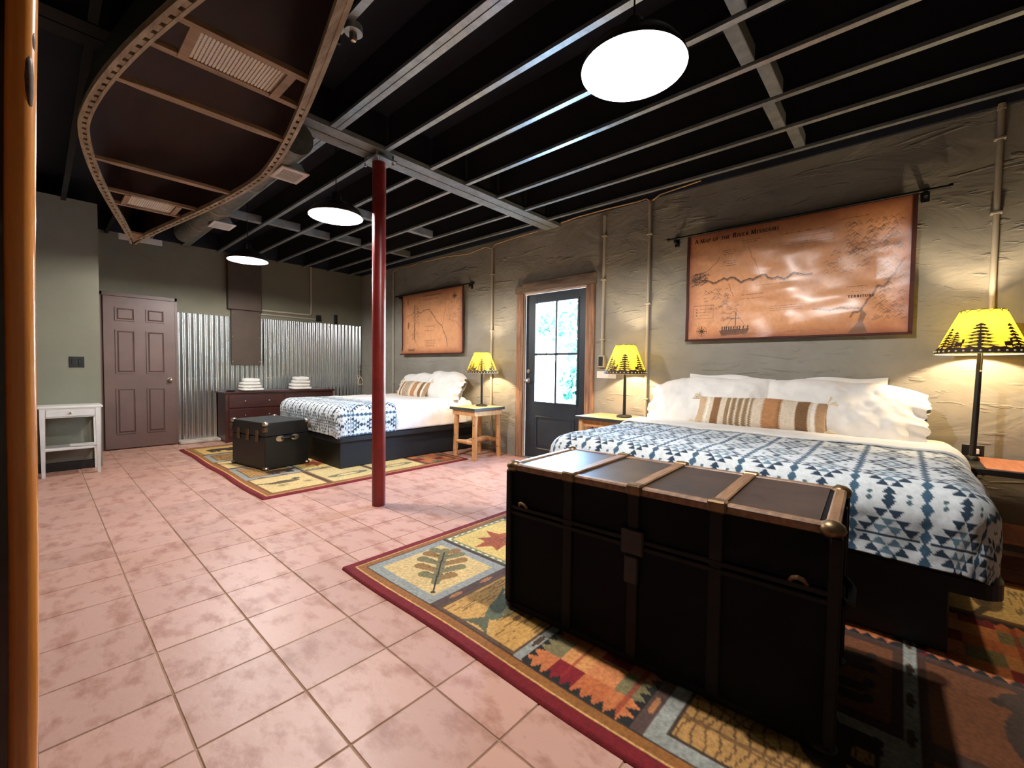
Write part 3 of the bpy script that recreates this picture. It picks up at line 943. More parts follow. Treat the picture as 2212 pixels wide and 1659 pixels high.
def duck(c, cx, cy, s):
    c.ell(cx, cy, .13 * s, .05 * s, (120, 96, 60)); c.ell(cx + .12 * s, cy + .06 * s, .035 * s, .03 * s, (66, 76, 54)); c.line([(cx + .15 * s, cy + .06 * s), (cx + .2 * s, cy + .055 * s)], .014 * s, (180, 130, 50))
    c.line([(cx - .1 * s, cy + .01 * s), (cx - .2 * s, cy + .05 * s)], .03 * s, (84, 68, 46)); c.ell(cx - .01 * s, cy + .01 * s, .07 * s, .022 * s, (84, 70, 48))
    for k in range(3): c.ell(cx + .05 * s, cy - .09 * s - k * .02 * s, .15 * s, .012 * s, (150, 130, 84), inner=.7)
def frame(c, x0, x1, y0, y1, col, w):
    c.rect(x0, x1, y0, y1, col)
    return x0 + w, x1 - w, y0 + w, y1 - w
def rug_field(c, W, H, seed, kinds):
    """patchwork: columns along x (from the room side), rows along y from the far end"""
    rs = random.Random(seed)
    e = .108
    cols = [(e, .64), (.665, 1.22), (1.245, 1.80), (1.825, W - e)]
    rows = [(H - e - .565, H - e), (H - e - 1.105, H - e - .615), (H - e - 1.60, H - e - 1.14), (H - e - 2.25, H - e - 1.65), (e, H - e - 2.29)]
    c.rect(e, W - e, e, H - e, (70, 52, 44))
    for i, (x0, x1) in enumerate(cols):
        for j, (y0, y1) in enumerate(rows):
            k = kinds[j][i]
            if k == 'oak':
                a = frame(c, x0, x1, y0, y1, GREY, .055); c.rect(*a, CR); leaf_oak(c, x0 + .10, y0 + .10, x1 - .08, y1 - .13)
            elif k == 'maple':
                a = frame(c, x0, x1, y0, y1, (140, 136, 92), .035); c.rect(*a, (232, 196, 112))
                for q in range(10):
                    for yy in (y0 + .012, y1 - .022):
                        c.rect(x0 + q * .056 + .01, x0 + q * .056 + .04, yy, yy + .012, (236, 226, 190))
                    c.rect(x0 + .010, x0 + .022, y0 + q * .056 + .01, y0 + q * .056 + .04, (236, 226, 190))
                leaf_maple(c, (x0 + x1) / 2 - .03, (y0 + y1) / 2, .21, math.pi * .93)
            elif k == 'fish':
                a = frame(c, x0, x1, y0, y1, (96, 70, 48), .018); fish(c, *a, rs)
            elif k == 'plaid':
                a = frame(c, x0, x1, y0, y1, GREY, .0); plaid(c, x0, x1, y0, y1)
            elif k == 'wood':
                a = frame(c, x0, x1, y0, y1, GREY, .05); c.rect(*a, (66, 48, 32)); wood_panel(c, a[0] + .015, a[1] - .015, a[2] + .015, a[3] - .015, rs); bear(c, (x0 + x1) / 2 + .1, (y0 + y1) / 2 - .12, .8)
            elif k == 'bear':
                a = frame(c, x0, x1, y0, y1, (150, 120, 66), .03); c.rect(*a, (222, 178, 100)); bear(c, (x0 + x1) / 2, (y0 + y1) / 2 + .02, 1.0)
            elif k == 'dim_bear':  # bear panel on deep brown: the dimness beyond the trunk put into its colour
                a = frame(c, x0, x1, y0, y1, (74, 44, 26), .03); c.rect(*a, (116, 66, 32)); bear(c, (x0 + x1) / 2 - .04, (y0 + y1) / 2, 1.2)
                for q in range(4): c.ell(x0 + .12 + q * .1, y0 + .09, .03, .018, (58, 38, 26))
            elif k == 'canoe':
                a = frame(c, x0, x1, y0, y1, (150, 110, 60), .02); c.rect(*a, (232, 202, 136)); c.ell((x0 + x1) / 2, (y0 + y1) / 2 - .1, .22, .06, (126, 120, 84), inner=.55)
            elif k == 'duck':
                a = frame(c, x0, x1, y0, y1, (120, 74, 44), .02); c.rect(*a, (228, 194, 128)); duck(c, (x0 + x1) / 2 - .02, (y0 + y1) / 2 + .03, 1.1)
    # bands between the rows, with small motifs
    for j in range(len(rows) - 1):
        ya, yb = rows[j + 1][1], rows[j][0]
        c.rect(e, W - e, ya, yb, (84, 62, 54) if j % 2 == 0 else GREY)
        for q in range(11):
            c.ell(e + .14 + q * .21, (ya + yb) / 2, .045, .012, (176, 116, 70) if j % 2 == 0 else (74, 54, 36))
    n = vnoise(c.x, c.y, 9, seed, 4)
    c.c *= (0.86 + .28 * n)[..., None]
def build_rug(x0, x1, y0, y1, step, seed, label, kinds, rot=0):
    W, H = x1 - x0, y1 - y0
    c = Canvas(W, H, step, RED)
    rug_border(c, W, H); rug_field(c, W, H, seed, kinds)
    if rot == 180: c.c = c.c[::-1, ::-1]
    T = .013
    Z = np.full(c.x.shape, T) + .002 * vnoise(c.x, c.y, 40, seed + 5, 2)
    P = np.stack([c.x + x0, c.y + y0, Z], -1)
    # turn the rim down to the floor
    P[0, :, 2] = P[-1, :, 2] = .001; P[:, 0, 2] = P[:, -1, 2] = .001
    # soft hand-woven edge
    P[:, :, 0] += .006 * np.sin(c.y * 5 + seed) * (1 - c.x / W)
    o = grid_obj('area_rug', P, M_RUG, color=c.c)
    return tag(o, label, 'rug', 'patchwork lodge rugs')
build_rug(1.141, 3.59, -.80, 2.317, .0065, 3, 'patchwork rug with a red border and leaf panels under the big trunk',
          [['oak', 'maple', 'plaid', 'oak'], ['fish', 'bear', 'duck', 'plaid'], ['plaid', 'oak', 'fish', 'maple'], ['wood', 'dim_bear', 'plaid', 'bear'], ['dim_bear', 'dim_bear', 'plaid', 'duck']])
build_rug(1.265, 3.63, 4.0, 7.14, .011, 8, 'patchwork rug with a red border under the small black trunk',
          [['bear', 'oak', 'duck', 'plaid'], ['wood', 'duck', 'maple', 'oak'], ['duck', 'bear', 'oak', 'duck'], ['wood', 'maple', 'duck', 'oak'], ['duck', 'canoe', 'canoe', 'plaid']])

# ------------------------------------------------------------------ beds
NAVY, TEAL, WHT, DOT = (20, 48, 70), (92, 122, 138), (214, 219, 220), (70, 98, 106)
def blanket_colour(T, S, y_ref):
    """T across the bed, S along the bed, in metres of cloth"""
    per = .226
    c = np.zeros(T.shape + (3,)); c[:] = lin(WHT)
    def put(mask, col, a=1.0):
        al = (mask * a)[..., None]
        c[:] = c * (1 - al) + np.array(lin(col)) * al
    u = (T - y_ref + per / 2) % per - per / 2          # -per/2..per/2 about a big diamond column
    L = .305                                           # one motif along the bed
    v = (S % L) - L / 2
    w, hrow = .0465, .0335
    av = np.abs(v)
    row = np.floor((av - .006) / hrow)                 # 0 widest .. 3 one
    fr = (av - .006) / hrow - row
    nrow = 4 - row
    half = nrow * w / 2
    cell = np.floor((u + half) / w)
    fu = (u + half) / w - cell
    inside = (av > .006) & (row >= 0) & (row < 4) & (np.abs(u) < half)
    # triangles: wide side away from the centre line
    tri = inside & (np.abs(fu - .5) < .5 * np.clip(fr * 1.0 + .06, 0, 1)) & (fr > .03) & (fr < .985)
    outer = (cell == 0) | (cell == nrow - 1)
    put(tri & outer, NAVY); put(tri & ~outer, TEAL)
    put((av < .0045) & (np.abs(u) < .100), NAVY)
    dv = L / 2 - av                                    # distance to the joint between two motifs
    put((np.abs(u) / .020 + dv / .020) < 1, NAVY)
    put(((np.abs(u) - .062) ** 2 + (dv - .012) ** 2) < .0085 ** 2, DOT)
    # chain of small lozenges half way between columns
    u2 = (T - y_ref) % per - per / 2
    L2 = .052
    v2 = np.abs((S % L2) - L2 / 2)
    wid = .0165 * np.clip(1 - v2 / (L2 / 2), 0, 1) ** .75 + .0025
    put(np.abs(u2) < wid, np.array([48, 82, 102]) if False else (50, 84, 106))
    return c
def bend(a, r):
    q = r * math.pi / 2
    h = np.where(a <= 0, 0, np.where(a < q, r * np.sin(np.clip(a, 0, q) / r), r))
    d = np.where(a <= 0, 0, np.where(a < q, r * (1 - np.cos(np.clip(a, 0, q) / r)), r + a - q))
    # before the bend the cloth runs on flat
    return np.where(a <= 0, a, h), d
def drape(xf, x1, y0, y1, zt, r, hang_f, hang_s, step, seed, amp=.006, hang_s1=None, puff=.012):
    """cloth over a bed: foot edge at xf (hangs hang_f), sides y0,y1 (hang hang_s)"""
    hs1 = hang_s if hang_s1 is None else hang_s1
    ext = r * math.pi / 2 - r
    s = np.arange(-(hang_f + ext) if hang_f > 0 else 0, x1 - xf + 1e-6, step)
    t = np.arange(-(hang_s + ext) if hang_s > 0 else 0, (y1 - y0) + (hs1 + ext if hs1 > 0 else 0) + 1e-6, step)
    T, S = np.meshgrid(t, s)
    n1 = vnoise(T + 3, S + 5, 3.2, seed, 4) - .5
    n2 = vnoise(T + 9, S + 1, 10, seed + 1, 3) - .5
    if hang_f > 0:
        hx, dx = bend(r - S, r)
    else:
        hx, dx = -(S - r), np.zeros_like(S)
    hy0, dy0 = bend(r - T, r) if hang_s > 0 else (-(T - r), np.zeros_like(S))
    TT = (y1 - y0) - T
    hy1, dy1 = bend(r - TT, r) if hs1 > 0 else (-(TT - r), np.zeros_like(S))
    near = T < (y1 - y0) / 2
    ta = np.clip(r - S, 0, None) if hang_f > 0 else np.zeros_like(S)
    tb = np.where(near, np.clip(r - T, 0, None) if hang_s > 0 else 0, np.clip(r - TT, 0, None) if hs1 > 0 else 0)
    hyp = np.hypot(ta, tb) + 1e-9
    rho = .82 * np.maximum(ta, tb) + .18 * hyp          # the corner fans round and hangs a little lower
    hh, dsum = bend(rho, r)
    hh = np.where(hyp > 1e-6, hh, 0)
    ox, oy = hh * ta / hyp, hh * tb / hyp
    X = np.where(ta > 0, xf + r - ox, xf + S)
    Y = np.where(near, np.where(tb > 0, y0 + r - oy, y0 + T), np.where(tb > 0, y1 - r + oy, y1 - TT))
    dsum = np.where(hyp > 1e-6, dsum, 0)
    Z = zt - dsum
    # wrinkles
    fx = np.clip(dx / (r + 1e-6), 0, 1); fy0 = np.clip(dy0 / r, 0, 1); fy1 = np.clip(dy1 / r, 0, 1)
    X = X - fx * (n1 * puff * 2 + n2 * amp * 1.2)
    Y = Y - fy0 * (n1 * puff * 2 + n2 * amp * 1.5) + fy1 * (n1 * puff * 2 + n2 * amp * 1.5)
    top = 1 - np.maximum.reduce([fx, fy0, fy1])
    Z = Z + top * (n1 * amp * 2.5 + n2 * amp)
    return np.stack([X, Y, Z], -1), T, S
def solid(o, th, off=-1):
    md = o.modifiers.new('thickness', 'SOLIDIFY')
    md.thickness = th; md.offset = off
    return o
def rbox(b, x0, x1, y0, y1, z0, z1, r, nseg=6):
    poly = []
    for (cx, cy, a0) in ((x1 - r, y1 - r, 0), (x0 + r, y1 - r, 90), (x0 + r, y0 + r, 180), (x1 - r, y0 + r, 270)):
        for k in range(nseg + 1):
            a = math.radians(a0 + 90 * k / nseg)
            poly.append((cx + r * math.cos(a), cy + r * math.sin(a)))
    return b.prism(poly, z0, z1, 'z')
def mattress(x0, x1, y0, y1, z0, z1, seed):
    P, T, S = drape(x0, x1, y0, y1, z1, .06, z1 - z0, z1 - z0, .03, seed, .004)
    P[:, :, 2] = np.clip(P[:, :, 2], z0, None)
    return P

# near bed
bed1 = thing('platform_bed', 'black platform bed base under the near bed behind the big trunk', 'bed', (0, 0, 0), group='black platform beds')
rbox(MB(), 2.345, 4.235, -.312, 1.80, .312, .372, .07).build('ledge', M_BEDBLACK, bed1)
MB().box(2.46, 4.235, -.175, 1.665, .016, .312, bev=.006).build('plinth', M_BEDBLACK, bed1)
m1 = tag(solid(grid_obj('mattress', mattress(2.40, 4.23, -.215, 1.735, .385, .662, 31), M_LINEN), .01), 'thick white mattress on the near black platform bed', 'mattress', 'mattresses')
P, T, S = drape(2.315, 3.50, -.295, 1.80, .70, .13, .170, .165, .0050, 11, .008, puff=.022)
tag(solid(grid_obj('blanket', P, M_PRINT, color=blanket_colour(T - .295, S, .021)), .012), 'white blanket with navy triangle pattern on the near bed behind the trunk', 'blanket', 'geometric blankets')
P, T, S = drape(3.36, 4.06, -.285, 1.795, .712, .10, 0, .215, .017, 21, .008)
P[:, :, 2] += .012 * np.exp(-((P[:, :, 0] - 3.44) / .04) ** 2) + .010 * np.exp(-((P[:, :, 0] - 3.60) / .03) ** 2) - .020 * np.clip((P[:, :, 0] - 3.62) / .1, 0, 1)
tag(solid(grid_obj('top_sheet', P, M_LINEN), .014), 'white sheet folded over the blanket edge on the near bed', 'sheet', 'white top sheets')

# far bed
bed2 = thing('platform_bed', 'black platform bed base of the far bed by the log side table', 'bed', (0, 0, 0), group='black platform beds')
rbox(MB(), 2.17, 4.235, 4.515, 6.14, .318, .37, .06).build('ledge', M_BEDBLACK, bed2)
MB().box(2.235, 4.235, 4.57, 6.09, .016, .318, bev=.006).build('plinth', M_BEDBLACK, bed2)
tag(solid(grid_obj('mattress', mattress(2.26, 4.22, 4.60, 6.07, .383, .672, 33), M_LINEN), .01), 'thick white mattress on the far black platform bed', 'mattress', 'mattresses')
P, T, S = drape(2.165, 2.90, 4.505, 6.155, .712, .11, .215, .222, .0085, 13, .007, puff=.02)
tag(solid(grid_obj('blanket', P, M_PRINT, color=blanket_colour(T, S, .06)), .012), 'white blanket with navy triangle pattern across the foot of the far bed', 'blanket', 'geometric blankets')
P, T, S = drape(2.80, 4.08, 4.545, 6.13, .712, .09, 0, .24, .02, 23, .012)
P[:, :, 1] += .010 * np.sin(P[:, :, 0] * 34) * (P[:, :, 2] < .6) * (P[:, :, 0] > 3.5)
tag(solid(grid_obj('top_sheet', P, M_LINEN), .014), 'white sheet hanging over the side of the far bed beside the red post', 'sheet', 'white top sheets')

# pillows
def pillow(W, H, T, seed, ruffle=0, nu=64, nv=40, droop=0.0):
    u = np.linspace(-1, 1, nu); v = np.linspace(-1, 1, nv)
    U, V = np.meshgrid(u, v)
    n = vnoise(U * W + 4, V * H + 2, 6, seed, 4) - .5
    th = T / 2 * np.clip(1 - np.abs(U) ** 3.2, 0, 1) ** .5 * np.clip(1 - np.abs(V) ** 2.8, 0, 1) ** .55
    x = W / 2 * U * (1 - .03 * (1 - V ** 2)); y = H / 2 * V * (1 + .05 * (1 - U ** 2)) - H * droop * np.clip(U * (ruffle or 1), 0, 1) ** 3 * (V + 1) / 2 + H * .02 * np.sin(U * 5 + seed) * (V > 0) * V
    fl = np.zeros_like(U)
    if ruffle:
        e = np.clip((U * ruffle - .80) / .2, 0, 1)
        th = th * (1 - e * .55) + T * .10 * e * np.clip(1 - np.abs(V) ** 6, 0, 1)
        wv = .6 * np.sin(V * 9 + seed) + .4 * np.sin(V * 21 + 2 * seed)
        th = th * (1 + .35 * e * wv)
        x = x + ruffle * .022 * e * (1 + .5 * np.sin(V * 7 + seed) + .4 * np.sin(V * 23 + seed)) * (1 - .8 * np.abs(V) ** 4)
        fl = e * .016 * wv
    edge = (np.abs(U) > .999) | (np.abs(V) > .999)
    if ruffle:
        edge = edge & ~((U * ruffle > .999) & (np.abs(V) < .93))
    wr = n * T * .16 * (1 - np.clip(edge, 0, 1))
    F = np.stack([x, y, np.where(edge, 0, th + wr) + fl], -1)
    B = np.stack([x, y, np.where(edge, 0, -th * .85) + fl], -1)
    return np.concatenate([F, B[::-1, ::1]], 0), U, V
def place_pillow(name, P, loc, tilt, yaw, roll, label, cat, group, material=None, color=None):
    """pillow local x -> along the wall, local y -> up the lean, local z -> out into the room"""
    o = grid_obj(name, P, material or M_LINEN, color=color)
    # local x -> -Y, local y -> up, local z -> -X (into the room), leaning back by tilt
    Mx = Matrix(((0, 0, -1), (-1, 0, 0), (0, 1, 0))).to_4x4()
    o.matrix_world = Matrix.Translation(loc) @ Matrix.Rotation(yaw, 4, 'Z') @ Matrix.Rotation(tilt, 4, 'Y') @ Mx @ Matrix.Rotation(roll, 4, 'Z')
    # the underside settles flat on the bedding
    zmin = .700 if loc[1] < 3 else .708
    mw, mi = o.matrix_world.copy(), o.matrix_world.inverted()
    for vtx in o.data.vertices:
        w = mw @ vtx.co
        if w.z < zmin:
            w.z = zmin + .004 * math.sin(w.y * 30)
            vtx.co = mi @ w
    return tag(o, label, cat, group)
GP = 'white pillows'
tl = math.radians(24)
P, _, _ = pillow(.72, .46, .12, 1); place_pillow('pillow', P, (4.165, 1.16, .880), math.radians(14), 0, math.radians(-2.5), 'white pillow at the back left of the near bed, only its corner showing', 'pillow', GP)
P, _, _ = pillow(.72, .46, .12, 2); place_pillow('pillow', P, (4.165, .42, .874), math.radians(14), 0, math.radians(2.5), 'white pillow at the back right of the near bed, only its corner showing', 'pillow', GP)
P, _, _ = pillow(.96, .48, .26, 3, -1, droop=.10); place_pillow('pillow', P, (3.93, 1.265, .868), math.radians(33), 0, math.radians(2), 'white pillow with ruffled open end leaning left on the near bed', 'pillow', GP)
P, _, _ = pillow(.95, .48, .27, 4, 1, droop=.12); place_pillow('pillow', P, (3.93, .345, .863), math.radians(33), 0, math.radians(-2), 'white pillow with ruffled open end leaning right on the near bed', 'pillow', GP)
P, _, _ = pillow(.78, .46, .27, 5, 1, droop=.14); place_pillow('pillow', P, (3.97, 4.90, .875), math.radians(28), 0, math.radians(-2), 'plump white pillow on the far bed, next to the lamp', 'pillow', GP)
P, _, _ = pillow(.74, .42, .22, 6, -1, droop=.1); place_pillow('pillow', P, (4.02, 5.68, .855), math.radians(28), 0, math.radians(2), 'white pillow on the far bed, beside the red post', 'pillow', GP)

def lumbar(W, H, T, seed, loc, tilt, label, yaw=0):
    P, U, V = pillow(W, H, T, seed, nu=200, nv=40)
    C = np.zeros(U.shape + (3,)); C[:] = lin(228, 210, 186)
    X = (U + 1) / 2
    zig = .0035 * np.sign(np.sin(V * 60))
    for a, b_, col in ((0, .07, (206, 176, 140)), (.085, .105, (244, 236, 220)), (.14, .205, (140, 100, 62)), (.255, .29, (152, 122, 86)), (.305, .34, (152, 122, 86)), (.355, .39, (152, 122, 86)), (.405, .44, (152, 122, 86)), (.455, .475, (152, 122, 86)),
                       (.555, .665, (188, 134, 88)), (.665, .69, (160, 112, 68)), (.80, .885, (128, 94, 60)), (.905, .93, (246, 240, 228)), (.935, 1.0, (178, 144, 108))):
        mk = (X + zig > a) & (X + zig < b_)
        C[mk] = lin(col)
    for a in (.297, .347, .397, .447):
        C[np.abs(X - a) < .0045] = lin(248, 240, 222)
    C2 = np.concatenate([C, C[::-1]], 0)
    t = place_pillow('lumbar_pillow', P, loc, tilt, yaw, 0, label, 'pillow', 'striped lumbar pillows', M_PRINT, C2)
    rs = random.Random(seed)
    for cx in (-1, 1):
        for cy in (-1, 1):
            b = MB()
            for k in range(16):
                a = math.atan2(cy * .6, cx) + rs.uniform(-.8, .8)
                l = rs.uniform(.04, .075)
                p0 = (cx * (W / 2 - .012), cy * (H / 2 - .012), 0)
                b.tube([p0, (p0[0] + math.cos(a) * l * .5, p0[1] + math.sin(a) * l * .5, rs.uniform(-.01, .02)), (p0[0] + math.cos(a) * l, p0[1] + math.sin(a) * l, rs.uniform(-.02, .02))], .0035, 5)
            b.build('tassel', M_TASSEL, t)
    return t
lumbar(.90, .25, .13, 7, (3.745, .825, .825), math.radians(34), 'long striped tan and cream lumbar pillow on the near bed')
lumbar(.72, .25, .12, 9, (3.80, 5.44, .822), math.radians(32), 'striped tan and cream lumbar pillow on the far bed')

# ------------------------------------------------------------------ trunks
def big_trunk():
    t = thing('steamer_trunk', 'large dark steamer trunk with tan top slats at the foot of the near bed', 'trunk', (1.795, .752, .0155), math.radians(2.4))
    hx, hy, H = .268, .618, .688
    MB().box(-hx, hx, -hy, hy, .012, .47, bev=.004).build('body', M_TRUNKSIDE, t)
    MB().box(-hx, hx, -hy, hy, .474, H - .006, bev=.004).build('lid', M_TRUNKSIDE, t)
    n = 4
    for k in range(n):
        y0, y1 = -hy + .03 + k * (2 * hy - .06) / n, -hy + .03 + (k + 1) * (2 * hy - .06) / n
        MB().box(-hx + .03, hx - .03, y0 + .014, y1 - .014, H - .007, H - .002).build('top_panel', M_LEATHER, t)
    for k in range(1, n):
        y = -hy + .03 + k * (2 * hy - .06) / n
        MB().box(-hx + .004, hx - .004, y - .022, y + .022, H - .006, H + .008, bev=.004).build('top_slat', M_SLAT, t)
        MB().box(-hx - .010, -hx, y - .022, y + .022, .03, H - .02, bev=.004).build('front_slat', M_SLATDARK, t)
        MB().box(hx, hx + .010, y - .022, y + .022, .03, H - .02, bev=.004).build('back_slat', M_SLATDARK, t)
        for sx in (-1, 1):
            MB().box(sx * hx - .026, sx * hx + .018 if sx > 0 else sx * hx + .026, y - .03, y + .03, H - .03, H + .012, bev=.006).build('slat_clamp', M_HARDWARE, t) if sx > 0 else \
                MB().box(-hx - .018, -hx + .026, y - .03, y + .03, H - .03, H + .012, bev=.006).build('slat_clamp', M_HARDWARE, t)
    for sx in (-1, 1):
        x = sx * (hx - .012)
        MB().box(x - .018, x + .018, -hy - .004, hy + .004, H - .03, H + .002, bev=.006).build('edge_band', M_SLAT, t)
        MB().box(x - .018, x + .018, -hy - .004, hy + .004, 0, .035, bev=.006).build('edge_band', M_SLATDARK, t)
    for sy in (-1, 1):
        y = sy * (hy - .012)
        MB().box(-hx + .02, hx - .02, y - .018, y + .018, H - .03, H + .002, bev=.006).build('edge_band', M_SLAT, t)
        MB().box(-hx + .02, hx - .02, y - .018, y + .018, 0, .035, bev=.006).build('edge_band', M_SLATDARK, t)
        for sx in (-1, 1):
            MB().box(sx * hx - .016, sx * hx + .016, sy * hy - .016, sy * hy + .016, .03, H - .03, bev=.005).build('corner_post', M_SLATDARK, t)
            for z in (.018, H - .014):
                MB().ball((sx * (hx - .012), sy * (hy - .012), z), .036, 12, sz=.5 if z < .1 else .75).build('corner_cap', M_HARDDARK if z < .1 else M_HARDWARE, t, True)
        # end handle
        MB().tube([(-.10, sy * (hy + .012), .40), (-.07, sy * (hy + .034), .385), (.07, sy * (hy + .034), .385), (.10, sy * (hy + .012), .40)], .014, 8).build('end_handle', M_SLATDARK, t, True)
        for k in (-.18, .18):
            MB().box(k - .02, k + .02, sy * hy - .012, sy * hy + .012, .05, H - .05, bev=.004).build('end_slat', M_SLATDARK, t)
    MB().box(-hx - .012, -hx, -hy, hy, .452, .470, bev=.003).build('rim_band', M_SLATDARK, t)
    MB().box(-hx - .012, -hx, -hy, hy, .478, .496, bev=.003).build('rim_band', M_SLATDARK, t)
    lk = MB().box(-hx - .022, -hx, -.045, .045, .43, .53, bev=.006).box(-hx - .028, -hx, -.028, .028, .32, .43, bev=.006).build('lock', M_HARDDARK, t)
    for y in (-.53, .53):
        MB().tube([(-hx - .012, y - .022, .50), (-hx - .026, y - .012, .515), (-hx - .030, y, .52), (-hx - .026, y + .012, .515), (-hx - .012, y + .022, .50)], .007, 8).build('latch', M_HARDWARE, t, True)
    return t
big_trunk()

def small_trunk():
    a = math.radians(10)
    hx, hy, H = .25, .35, .515
    c = (1.632 + hx * math.cos(a) - hy * math.sin(a), 5.04 + hx * math.sin(a) + hy * math.cos(a), .0155)
    t = thing('storage_trunk', 'small black fibre trunk with nickel corners at the foot of the far bed', 'trunk', c, a)
    MB().box(-hx, hx, -hy, hy, .006, .36, bev=.006).build('body', M_TRUNKBLACK, t)
    MB().box(-hx - .003, hx + .003, -hy - .003, hy + .003, .365, H, bev=.006).build('lid', M_TRUNKBLACK, t)
    for sx in (-1, 1):
        for sy in (-1, 1):
            for z in (.02, H - .014):
                MB().ball((sx * (hx - .014), sy * (hy - .014), z), .034, 12, sz=.55 if z < .1 else .8).build('corner_cap', M_NICKEL, t, True)
            MB().box(sx * hx - .022, sx * hx + .022, sy * hy - .022, sy * hy + .022, H - .10, H - .05, bev=.006).build('corner_plate', M_HARDWARE, t)
    for sy in (-1, 1):
        for x in (-.085, .085):
            MB().lathe([(.001, 0), (.03, .001), (.033, .006), (.02, .011), (.001, .012)], 16, M=Matrix.Translation((x, sy * hy, .33)) @ Matrix.Rotation(math.radians(90 * sy), 4, 'X').inverted() @ Matrix.Scale(1.5, 4, (1, 0, 0))).build('handle_plate', M_NICKEL, t, True)
        MB().tube([(-.07, sy * (hy + .008), .333), (-.04, sy * (hy + .028), .338), (.04, sy * (hy + .028), .338), (.07, sy * (hy + .008), .333)], .014, 8).build('handle', M_IRON, t, True)
    for y in (-.2, 0, .2):
        MB().box(-hx - .012, -hx, y - .03, y + .03, .30, .43, bev=.006).build('latch', M_HARDWARE, t)
    return t
small_trunk()

# ------------------------------------------------------------------ tables, dresser, towels
def log_table():
    t = thing('log_side_table', 'peeled log side table with dark edged top between the far bed and the door', 'table', (3.865, 4.10, 0), 0.0)
    hx, hy = .265, .235
    MB().box(-hx, hx, -hy, hy, .626, .650, bev=.004).build('top', M_LOGTOP, t)
    MB().box(-hx - .004, hx + .004, -hy - .004, -hy, .618, .650).box(-hx - .004, -hx, -hy, hy, .618, .650).box(hx, hx + .004, -hy, hy, .618, .650).box(-hx - .004, hx + .004, hy, hy + .004, .618, .650).build('top_edge', M_TABLEEDGE, t)
    for sy in (-1, 1):
        MB().box(-hx + .02, hx - .02, sy * (hy - .035) - .011, sy * (hy - .035) + .011, .55, .618).build('apron', M_LOGWOOD, t)
    for sx in (-1, 1):
        MB().box(sx * (hx - .035) - .011, sx * (hx - .035) + .011, -hy + .05, hy - .05, .55, .618).build('apron', M_LOGWOOD, t)
    rs = random.Random(4)
    for sx in (-1, 1):
        for sy in (-1, 1):
            pts = [(sx * (hx - .062 + .012 * (1 - k / 7)) + rs.uniform(-.002, .002), sy * (hy - .062 + .012 * (1 - k / 7)), .55 * k / 7) for k in range(8)]
            lg = MB().tube(pts, [.033 + rs.uniform(-.002, .002) for _ in pts], 14).build('leg', M_LOGWOOD, t, True)
            kn = MB()
            for k in range(3):
                z = .1 + .16 * k + rs.uniform(-.03, .03)
                kn.ball((sx * (hx - .055) - .030, sy * (hy - .055) - .012, z), .007, 8)
            kn.build('knots', M_BARK, lg)['kind'] = 'stuff'
    for sx in (-1, 1):
        MB().tube([(sx * (hx - .055), -hy + .06, .205), (sx * (hx - .055), 0, .21), (sx * (hx - .055), hy - .06, .205)], [.022, .03, .022], 12).build('side_stretcher', M_LOGWOOD, t, True)
    MB().tube([(-hx + .07, 0, .215), (-hx + .16, 0, .212), (0, .004, .21), (hx - .16, 0, .212), (hx - .07, 0, .215)], [.022, .034, .036, .034, .022], 12).build('stretcher', M_LOGWOOD, t, True)
    return t
log_table()

def nightstand_mid():
    t = thing('night_table', 'small pale topped night table between the door and the near bed', 'table', (3.975, 2.22, 0))
    hx, hy = .245, .27
    MB().box(-hx, hx, -hy, hy, .648, .672, bev=.004).build('top', M_LOGTOP, t)
    MB().box(-hx - .003, -hx, -hy, hy, .640, .672).box(-hx, hx, hy, hy + .003, .640, .672).box(-hx, hx, -hy - .003, -hy, .640, .672).build('top_edge', M_TABLEEDGE, t)
    for sx in (-1, 1):
        for sy in (-1, 1):
            MB().tube([(sx * (hx - .05), sy * (hy - .05), 0), (sx * (hx - .05), sy * (hy - .05), .648)], .03, 12).build('leg', M_LOGWOOD, t, True)
    MB().box(-hx + .05, hx - .05, -hy + .06, hy - .06, .57, .64).build('apron', M_LOGWOOD, t)
    return t
nightstand_mid()
def nightstand_right():
    t = thing('night_table', 'night table with reddish wood top and dark metal edge right of the near bed', 'table', (3.95, -.585, 0))
    hx, hy = .24, .275
    MB().box(-hx + .004, hx, -hy, hy - .075, .585, .606, bev=.003).build('top', M_PINKWOOD, t)
    MB().box(-hx, hx, hy - .074, hy, .56, .606, bev=.004).box(-hx - .012, -hx + .003, -hy, hy, .565, .600, bev=.003).build('metal_edge', M_IRON, t)
    for sx in (-1, 1):
        for sy in (-1, 1):
            MB().box(sx * (hx - .02) - .016, sx * (hx - .02) + .016, sy * (hy - .025) - .016, sy * (hy - .025) + .016, 0, .575).build('leg', M_IRON, t)
    MB().box(-hx + .02, hx - .02, -hy + .02, hy - .02, .18, .195).build('lower_shelf', M_PINKWOOD, t)
    return t
nightstand_right()

